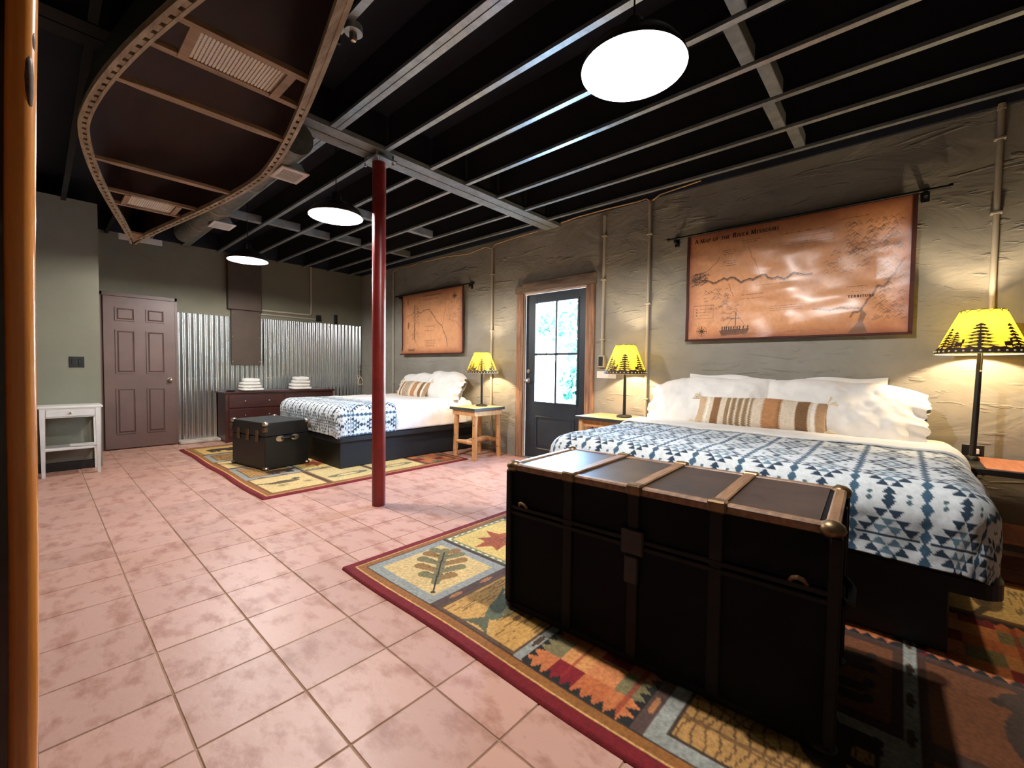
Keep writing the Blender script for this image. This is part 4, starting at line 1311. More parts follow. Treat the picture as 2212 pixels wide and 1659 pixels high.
def white_table():
    t = thing('console_table', 'small white painted table with one drawer against the left wall', 'table', (.229, 6.43, 0))
    hx, hy = .20, .145
    MB().box(-.238, .238, -.165, .16, .688, .712, bev=.006).build('top', M_WHITEPAINT, t)
    for sx in (-1, 1):
        for sy in (-1, 1):
            x, y = sx * hx, sy * hy
            b = MB()
            a0, a1 = .013, .020
            b.add([(x - a0, y - a0, 0), (x + a0, y - a0, 0), (x + a0, y + a0, 0), (x - a0, y + a0, 0), (x - a1, y - a1, .58), (x + a1, y - a1, .58), (x + a1, y + a1, .58), (x - a1, y + a1, .58),
                   (x - a1, y - a1, .688), (x + a1, y - a1, .688), (x + a1, y + a1, .688), (x - a1, y + a1, .688)],
                  [(3, 2, 1, 0), (8, 9, 10, 11)] + [(i, (i + 1) % 4, 4 + (i + 1) % 4, 4 + i) for i in range(4)] + [(4 + i, 4 + (i + 1) % 4, 8 + (i + 1) % 4, 8 + i) for i in range(4)])
            b.build('leg', M_WHITEPAINT, t)
    MB().box(-hx - .01, -hx + .006, -hy, hy, .595, .688).box(hx - .006, hx + .01, -hy, hy, .595, .688).box(-hx, hx, hy - .008, hy + .01, .595, .688).box(-hx + .02, hx - .02, -hy - .012, -hy + .004, .595, .603).box(-hx + .02, hx - .02, -hy - .012, -hy + .004, .680, .688).build('apron', M_WHITEPAINT, t)
    dr = MB().box(-hx + .022, hx - .022, -hy - .018, -hy + .002, .606, .678, bev=.004).build('drawer', M_WHITEPAINT, t)
    MB().tube([(0, -hy - .018, .642), (0, -hy - .030, .642)], .006, 10).ball((0, -hy - .036, .642), .012, 10).build('knob', M_NICKEL, dr, True)
    MB().box(-hx - .012, hx + .012, -hy - .012, hy + .012, .262, .284, bev=.004).build('shelf', M_WHITEPAINT, t)
white_table()

def dresser():
    t = thing('dresser', 'long dark cherry dresser against the corrugated wall', 'dresser', (2.655, 7.545, 0))
    hx, hy = .80, .20
    MB().box(-hx, hx, -hy, hy, .06, .725).build('body', M_DARKCHERRY, t)
    MB().box(-hx - .035, hx + .035, -hy - .03, hy + .01, .725, .757, bev=.008).build('top', M_DARKCHERRY, t)
    MB().box(-hx + .01, hx - .01, -hy + .02, hy, .0, .06).build('plinth', M_DARKCHERRY, t)
    for sx in (-1, 1):
        MB().box(sx * (hx - .012) - .02, sx * (hx - .012) + .02, -hy - .008, -hy + .03, 0, .725, bev=.004).build('corner_post', M_DARKCHERRY, t)
    for i in range(2):
        for j in range(3):
            x0, x1 = -hx + .04 + i * (hx - .02), -hx + .04 + (i + 1) * (hx - .02) - .03
            z0 = .085 + j * .212
            d = MB().box(x0, x1, -hy - .014, -hy + .004, z0, z0 + .195, bev=.006).build('drawer', M_DARKCHERRY, t)
            for q in (.28, .72):
                xx = x0 + (x1 - x0) * q
                MB().tube([(xx, -hy - .014, z0 + .10), (xx, -hy - .026, z0 + .10)], .006, 8).ball((xx, -hy - .033, z0 + .10), .013, 10).build('knob', M_NICKEL, d, True)
dresser()
def towel(x, y, z, w, d, h, rz, seed, label):
    rs = random.Random(seed)
    n = 14
    # folded pad: rounded profile with the fold in front
    u = np.linspace(0, 2 * math.pi, 40); vv = np.linspace(-1, 1, n)
    U, V = np.meshgrid(u, vv)
    prof_y = np.sign(np.cos(U)) * np.abs(np.cos(U)) ** .45 * d / 2
    prof_z = np.sign(np.sin(U)) * np.abs(np.sin(U)) ** .55 * h / 2 + h / 2
    en = np.clip(1 - np.abs(V) ** 10, .25, 1)
    nz = vnoise(U * .8 + seed, V * 2 + 3, 2.0, seed, 3) - .5
    P = np.stack([V * w / 2, prof_y * (.94 + .06 * en), h / 2 + (prof_z - h / 2) * (.55 + .45 * en) + nz * h * .42 * (prof_z / h)], -1)
    P[0, :, :] = P[0].mean(0); P[-1, :, :] = P[-1].mean(0)
    P[:, -1] = P[:, 0]
    return tag(grid_obj('folded_towel', P, M_TOWEL, loc=(x, y, z), rotz=rz), label, 'towel', 'folded towels on the dresser')
pos = ['at the bottom', 'second from the bottom', 'third from the bottom', 'on top']
for sx, lab, cnt, hh in ((2.215, 'left', 4, .046), (2.955, 'right', 4, .052)):
    z = .758
    for k in range(cnt):
        h = hh * (1.15 if k == 3 else 1.0)
        towel(sx + random.uniform(-.012, .012) + (.01 if k == 3 else 0), 7.46 + random.uniform(-.01, .01), z, .33 - .03 * k, .25 - .012 * k, h, random.uniform(-.16, .16), 40 + k + int(sx * 10), 'folded white towel %s of the %s stack on the dresser' % (pos[k], lab))
        z += h * .98
tag(MB().lathe([(.001, 0), (.05, 0), (.07, .014), (.066, .014), (.048, .005), (.001, .005)], 24, (1.94, 7.42, .758)).build('small_dish', M_BLACKPLASTIC, smooth=True), 'small dark dish on the left end of the dresser', 'dish')

# ------------------------------------------------------------------ table lamps
def pine(cx, h, w, rs):
    """silhouette triangles in (arc, height) space"""
    tris = []
    tris.append([(cx - w * .05, 0), (cx + w * .05, 0), (cx, h)])
    n = 7
    for k in range(n):
        z = h * (.10 + .80 * k / n)
        l = w * (.52 - .42 * k / n) * rs.uniform(.8, 1.15)
        for sd in (-1, 1):
            dz = rs.uniform(-.03, .02) * h
            tris.append([(cx, z - .04 * h), (cx + sd * l, z + dz - .02 * h), (cx, z + .065 * h)])
            tris.append([(cx + sd * l * .4, z - .05 * h), (cx + sd * l * .75, z + dz - .05 * h), (cx + sd * l * .5, z + .01 * h)])
    return tris
def table_lamp(loc, z0, zs0, zs1, seed, label, view_az, lean=(0, 0), base_r=.078):
    t = thing('table_lamp', label, 'lamp', (loc[0], loc[1], z0), group='forest silhouette table lamps')
    hb, ht = zs0 - z0, zs1 - z0
    r0, r1 = .212, .098
    rs = random.Random(seed)
    MB().lathe([(.001, 0), (base_r, 0), (base_r, .012), (base_r * .8, .022), (.02, .028), (.001, .028)], 32).build('base', M_IRON, t, True)
    MB().tube([(0, 0, .02), (lean[0] * .5, lean[1] * .5, hb * .5), (lean[0], lean[1], hb + .06)], [.016, .015, .013], 12).build('stem', M_IRON, t, True)
    lx, ly = lean
    n = 64
    sh = MB()
    def cone(a, f, off=0.0):
        wob = .004 * math.sin(a * 8 + seed) * f
        r = r0 + (r1 - r0) * f + off + wob
        return (lx + r * math.cos(a), ly + r * math.sin(a), hb + (ht - hb) * f)
    vs, fs = [], []
    for i in range(9):
        for k in range(n):
            vs.append(cone(2 * math.pi * k / n, i / 8))
    for i in range(8):
        for k in range(n):
            a, b_ = i * n + k, i * n + (k + 1) % n
            fs.append((a, b_, b_ + n, a + n))
    sh.add(vs, fs)
    shade = sh.build('shade', M_PARCH, t, True)
    # silhouettes on the parchment
    si = MB()
    hgt = ht - hb
    trees = []
    for k, (da, hh, ww) in enumerate(((-1.02, .56, .13), (-.70, .44, .10), (-.03, .66, .165), (.92, .64, .13), (1.9, .6, .11), (2.7, .5, .09), (3.5, .64, .11), (4.3, .5, .09))):
        trees += [(da, tr_) for tr_ in pine(0, hh, ww, rs)]
    for da, tri in trees:
        P3 = []
        for (x, f) in tri:
            f2 = .12 + f * 1.0
            P3.append(cone(view_az + da + x / (r0 + (r1 - r0) * f2), f2, .0022))
        o_ = len(si.v)
        si.v += P3; si.f.append((o_, o_ + 1, o_ + 2)); si.mi.append(0)
    # animals
    for da in (-.52, .62):
        for (x0, x1_, f0, f1) in ((-.022, .02, .16, .25), (.012, .026, .22, .32), (-.02, -.014, .1, .18), (.012, .018, .1, .18)):
            P3 = [cone(view_az + da + x / r0, f, .0022) for x, f in ((x0, f0), (x1_, f0), (x1_, f1), (x0, f1))]
            o_ = len(si.v); si.v += P3; si.f.append((o_, o_ + 1, o_ + 2, o_ + 3)); si.mi.append(0)
    tag(si.build('silhouettes', M_SILH, shade), 'dark pine tree silhouettes', kind='stuff')
    bd = MB(); vs, fs = [], []
    nb = 128
    for k in range(nb):
        a = 2 * math.pi * k / nb
        top = .135 + .026 * math.sin(k * .9 + seed) * math.sin(k * .31)
        vs += [cone(a, -.005, .003), cone(a, top, .003)]
    for k in range(nb):
        a, b_ = 2 * k, 2 * ((k + 1) % nb)
        fs.append((a, b_, b_ + 1, a + 1))
    bd.add(vs, fs); bd.build('ground_band', M_SILH, shade)
    la = MB()
    for k in range(36):
        a = 2 * math.pi * (k + .5) / 36
        p = cone(a, .055, .004)
        la.ball(p, .0062, 8)
    o = la.build('lacing', M_LACE, shade); o['kind'] = 'stuff'
    rim = MB().tube([cone(2 * math.pi * k / 48, 0, 0) for k in range(49)], .0035, 6, cap=False).build('bottom_rim', M_LACE, shade)
    MB().tube([cone(2 * math.pi * k / 48, 1 - (.05 if k % 4 == 2 else 0.0), .001) for k in range(49)], .0022, 6, cap=False).build('top_lacing', M_SILH, shade)
    MB().tube([(lx, ly, hb + .05), (lx, ly, hb + .10)], .016, 12).build('socket', M_BRASS, t, True)
    MB().ball((lx, ly, hb + .215), .022, 12).build('bulb', M_BULB, t, True)
    MB().tube([(lx - .05, ly + .0, hb + .07), (lx - .05, ly, hb - .105)], .0018, 6).ball((lx - .05, ly, hb - .108), .006, 8).build('pull_chain', M_NICKEL, t)
    ld = bpy.data.lights.new('lamp_glow', 'POINT')
    ld.energy = LAMP_W; ld.color = (1.0, .78, .50); ld.shadow_soft_size = .025
    lo = bpy.data.objects.new('lamp_glow', ld); COL.objects.link(lo); lo.parent = t; lo.location = (lx, ly, hb + .15)
    return t
def az(x, y): return math.atan2(-y, -x)
table_lamp((3.95, 4.11), .650, 1.084, 1.356, 1, 'yellow forest shade lamp on the log side table', az(3.95, 4.11))
table_lamp((4.00, 2.075), .672, 1.110, 1.400, 2, 'yellow forest shade lamp on the night table by the door', az(4.0, 2.07))
table_lamp((3.99, -.352), .606, 1.280, 1.552, 3, 'tall yellow forest shade lamp at the right edge of the near bed', az(3.99, -.36), lean=(.012, -.014), base_r=.034)

# ------------------------------------------------------------------ wall maps
GLYPH = {
 'A': [[(0, 0), (.45, 1)], [(.45, 1), (.9, 0)], [(.2, .36), (.7, .36)]], 'M': [[(.05, 0), (.12, 1)], [(.12, 1), (.5, .1)], [(.5, .1), (.88, 1)], [(.88, 1), (.95, 0)]],
 'P': [[(.15, 0), (.15, 1)], [(.15, 1), (.5, 1), (.68, .86), (.68, .66), (.5, .5), (.15, .5)]], 'O': [[(.5, 1), (.18, .85), (.06, .5), (.18, .15), (.5, 0), (.82, .15), (.94, .5), (.82, .85), (.5, 1)]],
 'F': [[(.15, 0), (.15, 1)], [(.15, 1), (.7, 1)], [(.15, .52), (.55, .52)]], 'T': [[(.45, 0), (.45, 1)], [(.05, 1), (.85, 1)]], 'H': [[(.12, 0), (.12, 1)], [(.8, 0), (.8, 1)], [(.12, .52), (.8, .52)]],
 'E': [[(.15, 0), (.15, 1)], [(.15, 1), (.7, 1)], [(.15, .52), (.58, .52)], [(.15, 0), (.72, 0)]], 'R': [[(.15, 0), (.15, 1)], [(.15, 1), (.5, 1), (.68, .86), (.68, .66), (.5, .52), (.15, .52)], [(.45, .5), (.8, 0)]],
 'I': [[(.25, 0), (.25, 1)]], 'V': [[(0, 1), (.42, 0)], [(.42, 0), (.84, 1)]], 'S': [[(.66, .84), (.45, 1), (.2, .93), (.13, .74), (.3, .57), (.55, .45), (.68, .27), (.58, .06), (.36, 0), (.1, .15)]],
 'U': [[(.12, 1), (.12, .3), (.25, .06), (.45, 0), (.65, .06), (.78, .3), (.78, 1)]], 'Y': [[(0, 1), (.42, .5)], [(.42, .5), (.84, 1)], [(.42, .5), (.42, 0)]], 'D': [[(.15, 0), (.15, 1)], [(.15, 1), (.5, .97), (.78, .75), (.82, .5), (.78, .25), (.5, .03), (.15, 0)]],
 'L': [[(.15, 1), (.15, 0)], [(.15, 0), (.7, 0)]], 'N': [[(.12, 0), (.12, 1)], [(.12, 1), (.8, 0)], [(.8, 0), (.8, 1)]],
}
ADV = {'I': .5, 'M': 1.15, 'O': 1.08, 'S': .82, 'P': .82, 'F': .8, 'E': .84, 'L': .8}
def text_strips(txt, x, y, cap, small=.76, spacing=.10):
    """serif small caps as flat quads; the first letter of a word in capitals is larger"""
    quads = []
    start = True
    for ch in txt:
        if ch == ' ':
            x += cap * .42; start = True; continue
        big = ch.isupper()
        h = cap if big else cap * small
        g = GLYPH[ch.upper()]
        for st in g:
            for k in range(len(st) - 1):
                (ax, ay), (bx, by) = st[k], st[k + 1]
                up = abs(by - ay) > abs(bx - ax) * .6 and by <= ay or (abs(bx - ax) < .05)
                wd = (.24 if up else .15) * h
                p, q = np.array([x + ax * h * .86, y + ay * h]), np.array([x + bx * h * .86, y + by * h])
                d = q - p; d = d / (np.hypot(*d) + 1e-9); nrm = np.array([-d[1], d[0]]) * wd / 2
                e = d * wd * .2
                quads.append([p - e - nrm, q + e - nrm, q + e + nrm, p - e + nrm])
            for (ex, ey) in (st[0], st[-1]):
                if ey in (0, 1) and len(st) == 2:
                    cx, cy = x + ex * h * .86, y + ey * h
                    quads.append([np.array([cx - .13 * h, cy - .025 * h]), np.array([cx + .13 * h, cy - .025 * h]), np.array([cx + .13 * h, cy + .025 * h]), np.array([cx - .13 * h, cy + .025 * h])])
        x += h * .86 * ADV.get(ch.upper(), .95) + spacing * cap
        start = False
    return quads, x
def river(rs, x0, y0, x1, y1, n, jit):
    pts = []
    for i in range(n + 1):
        f = i / n
        pts.append((x0 + (x1 - x0) * f + rs.uniform(-jit, jit) * .15, y0 + (y1 - y0) * f + jit * (.6 * math.sin(i * .55 + x0 * 9) + .35 * math.sin(i * 1.3) + rs.uniform(-.25, .25))))
    return pts
INK, INK2 = (74, 44, 28), (120, 74, 46)
def scribble(c, rs, x0, y, w, lines=1, gap=.018, col=INK2, a=.75, wd=.005):
    for k in range(lines):
        ww = w * rs.uniform(.7, 1); xx = x0 + (w - ww) / 2
        while xx < x0 + (w + ww) / 2:
            l = rs.uniform(.012, .04)
            c.line([(xx, y - k * gap), (xx + l, y - k * gap + rs.uniform(-.002, .002))], wd, col, a)
            xx += l + .008
def hachures(c, rs, x0, x1, y0, y1, n, col=INK2, a=.7):
    for k in range(n):
        x, y = rs.uniform(x0, x1), rs.uniform(y0, y1)
        l = rs.uniform(.015, .04)
        c.line([(x, y), (x + l * .6, y + l * .5), (x + l, y + l * .1)], .0045, col, a)
def compass(c, cx, cy, r, col=INK):
    c.ell(cx, cy, r, r, col, .8, inner=.93); c.ell(cx, cy, r * .62, r * .62, col, .7, inner=.88)
    for k in range(8):
        a = math.pi * k / 4
        L = r * (1.25 if k % 2 == 0 else .8)
        tx, ty = cx + L * math.cos(a), cy + L * math.sin(a)
        nx, ny = -math.sin(a) * r * .16, math.cos(a) * r * .16
        c.poly([(cx + nx, cy + ny), (tx, ty), (cx - nx, cy - ny)], col, .9)
def parchment(W, H, step, seed, base=(232, 166, 116)):
    c = Canvas(W, H, step, base)
    n = vnoise(c.x, c.y * 1.3, 2.2, seed, 5); n2 = vnoise(c.x, c.y, 9, seed + 1, 4)
    c.c *= (.74 + .5 * n)[..., None]
    st = np.clip((n2 - .55) * 3, 0, 1)[..., None]
    c.c = c.c * (1 - .28 * st) + np.array(lin(150, 84, 46)) * .28 * st
    ed = np.minimum.reduce([c.x, W - c.x, c.y, H - c.y]) + (n2 - .5) * .05
    e = np.clip(1 - ed / .14, 0, 1)[..., None] ** 1.4
    c.c = c.c * (1 - .75 * e) + np.array(lin(134, 46, 18)) * .75 * e
    return c
def map_fold(U, V, W, H, seed, amp):
    n = vnoise(U * .8 + V * .5, V * 1.6 - U * .25, 2.2, seed, 3) - .5
    f = amp * (n * 2.2) * np.clip(np.minimum(H - V, .25) / .25, 0, 1) * (.55 + .45 * np.clip(np.minimum(U, W - U) / .2, 0, 1))
    return f
def wall_map(name, yl, yr, z0, z1, xw, canvas, seed, label, cat, title=None, amp=.016, curl=.0):
    """cloth map hanging in front of the right wall; canvas x runs from the far end (left in view) to the near end"""
    W, H = yl - yr, z1 - z0
    c = canvas
    f = map_fold(c.x, c.y, W, H, seed, amp)
    cu = curl * np.clip(1 - c.y / .09, 0, 1) ** 2
    X = xw - .004 - f - cu
    P = np.stack([X, yl - c.x, z0 + c.y], -1)
    t = thing(name, label, cat, (xw, (yl + yr) / 2, z0))
    inv = Vector(t.location)
    o = solid(grid_obj('cloth', P - np.array(inv), M_MAP, t, color=c.c), .003, 1)
    hem = mat('dark_map_hem', (64, 18, 12), .7)
    for xx in (0.0, W):
        b = MB(); vs, fs = [], []
        n = 40
        for i in range(n + 1):
            y_ = H * i / n
            ff = float(map_fold(np.array([xx]), np.array([y_]), W, H, seed, amp)[0])
            for (dx, dy) in ((-.007, -.013), (-.007, .013), (.004, .013), (.004, -.013)):
                vs.append((xw - .004 - ff + dx - inv.x, yl - xx + dy - inv.y, z0 + y_ - inv.z))
        for i in range(n):
            for k in range(4): fs.append((4 * i + k, 4 * i + (k + 1) % 4, 4 * i + 4 + (k + 1) % 4, 4 * i + 4 + k))
        b.add(vs, fs); b.build('side_hem', hem, t)
    MB().tube([(xw - .012 - inv.x - curl, yl + .012 - inv.y, .004), (xw - .012 - inv.x - curl, yr - .012 - inv.y, .004)], .009, 10).build('bottom_dowel', hem, t, True)
    if title:
        b = MB()
        for q in title:
            vs = []
            for p in q:
                ff = float(map_fold(np.array([p[0]]), np.array([p[1]]), W, H, seed, amp)[0])
                vs.append((xw - .004 - ff - .0055 - inv.x, yl - p[0] - inv.y, z0 + p[1] - inv.z))
            b.add(vs, [(0, 1, 2, 3)])
        tag(b.build('lettering', M_INK, t), 'dark serif map title lettering', kind='stuff')
    return t
def rod(yl, yr, z, x, label, brs):
    t = thing('curtain_rod', label, 'rod', (x, (yl + yr) / 2, z), group='black map rods')
    h = (yl - yr) / 2
    MB().tube([(0, -h, 0), (0, h, 0)], .0105, 12).build('bar', M_IRON, t, True)
    for s_ in (-1, 1):
        MB().tube([(0, s_ * h, 0), (0, s_ * (h + .018), 0)], .016, 12).build('finial', M_IRON, t, True)
    for yb in brs:
        y = yb - (yl + yr) / 2
        MB().box(-.012, XR - x, y - .012, y + .012, -.042, -.012, bev=.003).box(XR - x - .008, XR - x, y - .022, y + .022, -.07, .03, bev=.003).build('bracket', M_IRON, t)
    return t
rs = random.Random(12)
W1, H1 = 1.575, .985
c = parchment(W1, H1, .0036, 51)
r1 = river(rs, .04, .56, .98, .50, 40, .03)
c.line(r1, .012, INK, .85); c.line([(p[0], p[1] - .012) for p in r1], .006, INK2, .7)
c.line(river(rs, .10, .58, .28, .74, 10, .02), .005, INK2, .8); c.line(river(rs, .62, .52, .52, .80, 12, .02), .0045, INK2, .7); c.line(river(rs, .36, .50, .40, .38, 8, .02), .0045, INK2, .7)
hachures(c, rs, .02, .16, .50, .62, 90, INK, .8); hachures(c, rs, .14, .36, .26, .46, 46); hachures(c, rs, .28, .42, .16, .32, 30)
hachures(c, rs, 1.18, 1.50, .62, .86, 150, INK, .55); hachures(c, rs, 1.05, 1.52, .48, .66, 90, INK2, .55); hachures(c, rs, 1.36, 1.54, .10, .50, 110, INK2, .6)
c.line(river(rs, 1.53, .52, 1.24, .14, 22, .03), .014, INK2, .75); c.line(river(rs, 1.30, .20, 1.0, .22, 14, .012), .014, INK, .6)
c.poly([(1.30, .20), (1.33, .16), (1.31, .10), (1.34, .02), (1.22, .02), (1.28, .10)], (110, 84, 70), .7)
for (x, y, w, n) in ((.30, .80, .12, 3), (.29, .70, .14, 3), (.72, .86, .36, 1), (.78, .82, .34, 1), (.78, .78, .32, 2), (1.12, .90, .2, 1), (.45, .86, .15, 2), (.46, .39, .18, 1), (.46, .355, .16, 1), (.58, .46, .3, 1), (.66, .27, .3, 3), (1.20, .375, .14, 1), (1.22, .335, .12, 1)):
    scribble(c, rs, x, y, w, n)
for (a, b_) in (((.055, .325), (.235, .325)), ((.055, .205), (.235, .205)), ((.055, .205), (.055, .325)), ((.235, .205), (.235, .325))):
    c.line([a, b_], .0045, INK2, .7)
for k in range(3):
    c.ell(.085, .29 - k * .028, .006, .006, INK); scribble(c, rs, .10, .29 - k * .028, .11)
compass(c, .135, .085, .046)
# keel boat with crew
c.poly([(.29, .085), (.54, .095), (.52, .045), (.31, .038)], (96, 66, 50), .9)
c.line([(.425, .07), (.425, .24)], .007, INK); c.line([(.385, .185), (.465, .19)], .005, INK); c.line([(.425, .235), (.34, .10)], .003, INK2); c.line([(.425, .235), (.52, .10)], .003, INK2)
for x in (.315, .335, .352, .372, .39, .41, .44, .46, .49, .525):
    c.line([(x, .085), (x + .003, .108)], .010, INK); c.ell(x + .003, .114, .006, .006, INK)
for k in range(40):
    x = rs.uniform(.22, 1.1); c.line([(x, rs.uniform(.02, .06)), (x + rs.uniform(.04, .12), rs.uniform(.02, .06))], .004, (150, 100, 70), .6)
title, xe = text_strips('A Map of the River Missouri', .055, .905, .0385)
t2, _ = text_strips('Territory', 1.215, .288, .018, 1.0, .22)
wall_map('river_map', 1.540, -.035, 1.436, 2.421, 4.20, c, 71, 'large antique brown river map hanging above the near bed', 'wall map', title + t2, .034)
rod(1.735, -.20, 2.432, 4.196, 'black rod carrying the large river map above the near bed', (1.675, -.085))

W2_, H2_ = 1.545, .99
c = parchment(W2_, H2_, .007, 57, (230, 166, 118))
c.line(river(rs, .35, .80, .35, .25, 26, .02), .022, INK2, .7); hachures(c, rs, .27, .46, .18, .78, 120, INK2, .6)
c.line([(.42, .70), (.52, .66), (.60, .70), (.74, .71), (.84, .62), (.95, .50), (1.06, .43), (1.10, .36), (1.17, .24), (1.19, .12)], .013, INK, .8)
c.line(river(rs, 1.06, .43, 1.16, .70, 10, .02), .007, INK2, .7); c.line(river(rs, .35, .70, .10, .62, 8, .02), .008, INK2, .7); c.line(river(rs, 1.2, .55, 1.5, .40, 9, .03), .007, INK2, .6); hachures(c, rs, 1.15, 1.5, .5, .85, 60)
compass(c, 1.36, .86, .06)
c.ell(.17, .48, .022, .06, INK, .7); c.ell(.16, .88, .02, .07, INK2, .6); c.rect(.18, .36, .055, .085, INK2, .8)
scribble(c, rs, .50, .93, .62, 1, wd=.02, col=INK2); scribble(c, rs, .55, .87, .4, 1, wd=.011)
for y in (.44, .37, .22, .19, .16, .13): scribble(c, rs, .62, y, .26, 1, wd=.008)
wall_map('frontier_map', 6.320, 4.775, 1.364, 2.354, 4.20, c, 77, 'smaller looking antique brown map hanging above the far bed', 'wall map', None, .014, curl=.03)
rod(6.51, 4.57, 2.366, 4.196, 'black rod carrying the map above the far bed', (6.42, 4.64))

# ------------------------------------------------------------------ conduits, cables, boxes on the walls
def conduit(y, z0, z1, label):
    t = thing('wall_conduit', label, 'conduit', (XR - .020, y, z0), group='painted conduits on the right wall')
    MB().tube([(0, 0, 0), (0, 0, z1 - z0)], .0165, 12).build('pipe', M_CONDUIT, t, True)
    for f in (.12, .55, .86):
        MB().box(-.019, .020, -.028, .028, (z1 - z0) * f - .008, (z1 - z0) * f + .008, bev=.003).build('pipe_strap', M_CONDUIT, t)
    MB().tube([(0, 0, z1 - z0 - .03), (0, 0, z1 - z0 + .005)], .021, 12).build('collar', M_CONDUIT, t, True)
conduit(1.955, .58, 2.86, 'pale wall conduit behind the lamp left of the large river map')
conduit(2.48, 1.30, 2.84, 'pale wall conduit ending in the switch box right of the glazed door')
conduit(-.425, 1.36, 2.90, 'pale wall conduit behind the tall lamp at the right edge')
conduit(4.215, .30, 2.79, 'pale wall conduit between the far bed map and the glazed door')
conduit(6.66, .60, 2.81, 'pale wall conduit left of the far bed map')
def cable(pts, label):
    tag(MB().tube(pts, .0075, 8).build('loose_cable', M_CABLE, smooth=True), label, 'cable', 'tan cables along the wall top')
XC = XR - .028
cable([(XC, 1.955, 2.87), (XC, 1.99, 2.905), (XC, 2.08, 2.90), (XC - .01, 2.45, 2.905), (XC - .02, 2.80, 2.90), (XC - .05, 3.03, 2.872)], 'tan cable running from the conduit by the large map toward the beam')
cable([(XC, 1.93, 2.872), (XC, 1.85, 2.91), (XC, 1.65, 2.925), (XC - .02, 1.45, 2.93)], 'short tan cable curling away above the left end of the large map')
cable([(XC, 4.21, 2.80), (XC, 4.15, 2.84), (XC, 3.95, 2.85), (XC - .02, 3.62, 2.855), (XC - .06, 3.36, 2.84)], 'tan cable between the beam end and the conduit by the log table')
cable([(XC, 4.235, 2.80), (XC, 4.35, 2.835), (XC, 4.7, 2.80), (XC - .01, 5.2, 2.84), (XC, 5.8, 2.85)], 'tan cable sagging along the wall top above the far bed map')
cable([(XC, 6.64, 2.82), (XC, 6.5, 2.855), (XC, 6.1, 2.84), (XC - .02, 5.9, 2.85)], 'tan cable from the conduit left of the far map')
t = thing('switch_box', 'surface switch box with black switch right of the glazed door', 'switch', (XR, 2.48, 1.25))
MB().box(-.045, 0, -.042, .042, -.075, .06, bev=.006).build('box', M_CONDUIT, t)
MB().box(-.052, -.045, -.026, .026, -.058, .045, bev=.003).build('switch_face', M_BLACKPLASTIC, t)
tag(MB().box(XR - .006, XR, 2.31, 2.55, 1.055, 1.135, bev=.002).build('wall_card', M_PAPER), 'white card on the wall under the switch box by the door', 'card')
t = thing('wall_outlet', 'black outlet plate with white plug behind the tall lamp', 'outlet', (XR, -.375, .615))
MB().box(-.008, 0, -.052, .052, -.06, .06, bev=.003).build('plate', M_BLACKPLASTIC, t)
MB().box(-.03, -.008, -.03, -.002, .0, .035, bev=.004).build('plug', M_PAPER, t)
t = thing('light_switch', 'black double light switch plate on the left wall above the white table', 'switch', (.294, YB, 1.162))
MB().box(-.058, .058, -.007, 0, -.058, .058, bev=.003).build('plate', M_BLACKPLASTIC, t)
for x in (-.026, .026):
    MB().box(x - .014, x + .014, -.012, -.006, -.03, .03, bev=.002).build('rocker', M_BLACKPLASTIC, t)

# electrical cover and small boxes on the far wall
t = thing('electrical_panel', 'tall brown painted electrical cover hanging over the corrugated wall', 'electrical panel', (2.25, YF, 1.15))
MB().box(-.205, .205, -.055, 0, 0.0, .87, bev=.004).build('lower_cover', M_DARKBOX, t)
MB().box(-.255, .215, -.095, 0, .87, 1.72, bev=.004).build('upper_cover', M_DARKBOX, t)
for x in (-.19, .19):
    for z in (.06, .45, .82):
        MB().ball((x, -.056, z), .006, 8).build('screw', M_NICKEL, t)
t = thing('far_conduit', 'grey conduit dropping from the ceiling to a box above the corrugated wall', 'conduit', (0, 0, 0))
MB().tube([(3.28, YF - .02, 2.89), (3.28, YF - .02, 2.10), (3.27, YF - .02, 2.055), (3.23, YF - .02, 2.05), (2.47, YF - .02, 2.05)], .017, 10).build('pipe', M_CONDUIT, t, True)
MB().tube([(2.47, YF - .02, 1.985), (3.36, YF - .02, 1.985)], .012, 10).build('pipe', M_CONDUIT, t, True)
MB().box(3.37, 3.45, YF - .045, YF, 1.95, 2.06, bev=.004).build('outlet_box', M_BLACKPLASTIC, t)
tag(MB().box(3.70, 3.755, YF - .03, YF, 1.93, 2.10, bev=.004).box(3.712, 3.743, YF - .036, YF - .03, 1.97, 2.06, bev=.003).build('wall_box', M_BLACKPLASTIC), 'narrow black wall box above the right end of the corrugated wall', 'switch')
t = thing('antler_hook', 'small metal ornament with antler like loops at the corrugated wall corner', 'ornament', (4.205, YF - .03, .86))
MB().tube([(0, 0, .30), (.004, -.004, .18), (0, 0, .02)], .006, 8).build('stem', M_HARDWARE, t, True)
for s_ in (-1, 1):
    MB().tube([(0, -.004, .10), (s_ * .03, -.012, .06), (s_ * .052, -.012, -.01), (s_ * .035, -.012, -.06), (s_ * .005, -.012, -.055)], .007, 8).build('antler', M_TASSEL, t, True)
    MB().tube([(s_ * .04, -.012, .03), (s_ * .06, -.012, .09), (s_ * .05, -.012, .13)], .005, 8).build('tine', M_TASSEL, t, True)
MB().ball((0, -.004, .32), .018, 10).build('top_ring', M_NICKEL, t, True)
MB().ball((0, -.004, .20), .014, 10).build('bead', M_BLACKPLASTIC, t, True)

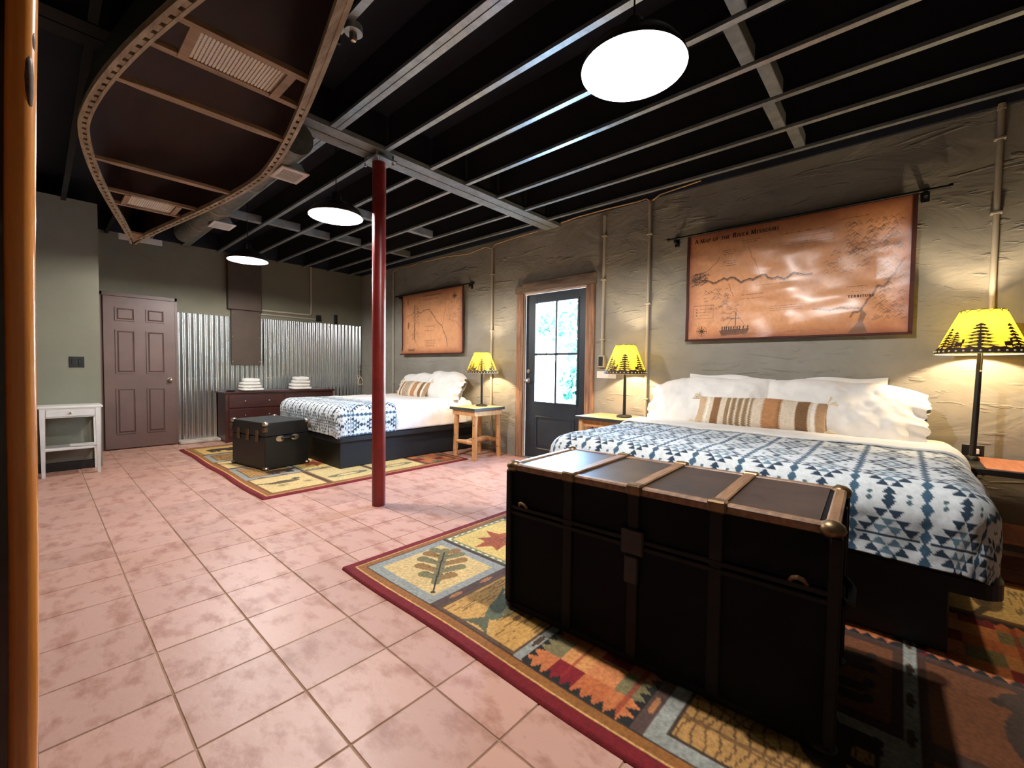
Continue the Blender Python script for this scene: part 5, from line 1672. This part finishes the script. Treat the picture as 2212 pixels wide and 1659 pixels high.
# ------------------------------------------------------------------ varnished post at the left edge
t = thing('wooden_post', 'glossy varnished pine post with a knot at the left edge of the view', 'post', (0, .55, 0))
def lean_x(z): return -.0198 + .018 * z
def stave(cx, cy, r, m_, name):
    pts = [(cx + lean_x(z) + .0012 * math.sin(z * 9 + cx * 50), cy, z) for z in np.linspace(0, 2.855, 24)]
    return MB().tube(pts, [r * (1 + .03 * math.sin(p[2] * 5)) for p in pts], 28).build(name, m_, t, True)
stave(-.0090, 0, .0090, M_POSTWOOD, 'front_stave')
stave(-.054, .010, .030, M_POSTWOOD, 'rear_stave')
MB().add([(lean_x(0) - .05, .004, 0), (lean_x(0) - .008, .004, 0), (lean_x(0) - .008, .05, 0), (lean_x(0) - .05, .05, 0), (lean_x(2.85) - .05, .004, 2.85), (lean_x(2.85) - .008, .004, 2.85), (lean_x(2.85) - .008, .05, 2.85), (lean_x(2.85) - .05, .05, 2.85)],
         [(0, 1, 5, 4), (1, 2, 6, 5), (2, 3, 7, 6), (3, 0, 4, 7), (0, 3, 2, 1), (4, 5, 6, 7)]).build('core', M_POSTDARK, t)
b = MB()
b.ball((lean_x(1.385) - .0090 + .0030, -.0052, 1.385), .0040, 16, sz=7.5)
b.ball((lean_x(1.405) - .0090 + .0052, -.0040, 1.418), .0030, 16, sz=5.0)
b.build('knot', M_KNOT, t, True)

# ------------------------------------------------------------------ outdoors, seen through the glazed door
struct(MB().box(XR + .22, 30, -14, 26, -.14, -.02).build('ground', M_GROUND))
def tree(x, y, h, r, seed, label, trunk=True, cz=.62):
    t = thing('tree', label, 'tree', (x, y, -.02), group='trees outside the door')
    rs = np.random.default_rng(seed)
    n = 1500
    d = rs.normal(size=(n, 3)); d /= np.linalg.norm(d, axis=1)[:, None]
    ctr = d * (rs.random((n, 1)) ** .45) * np.array([r, r, r * .8]) + np.array([0, 0, h * cz])
    ctr[:, 2] = np.clip(ctr[:, 2], .05, None)
    b = MB()
    for k in range(n):
        a, e = rs.normal(size=3), rs.normal(size=3)
        a = a / np.linalg.norm(a); e = e - a * (a @ e); e = e / np.linalg.norm(e)
        s = .06 + .09 * rs.random()
        p = ctr[k]
        b.v += [tuple(p - a * s), tuple(p + e * s * .45), tuple(p + a * s), tuple(p - e * s * .45)]
        o_ = len(b.v) - 4
        b.f.append((o_, o_ + 1, o_ + 2, o_ + 3)); b.mi.append(0)
    o = b.build('foliage', M_LEAF, t); o['kind'] = 'stuff'
    MB().tube([(0, 0, 0), (.04, .02, h * .35), (-.03, .05, h * .7)], [r * .09 + .03, r * .06 + .02, .02], 10).build('trunk', M_BARK, t, True)
tree(9.5, 5.72, 3.6, 1.25, 5, 'leafy green tree beyond the right panes of the glazed door')
tree(14.0, 10.75, 3.4, .62, 6, 'distant green tree beyond the left panes of the glazed door', cz=.88)
tree(8.2, 5.15, 1.7, .62, 7, 'low leafy shrub beyond the lower right pane of the glazed door', cz=.5)
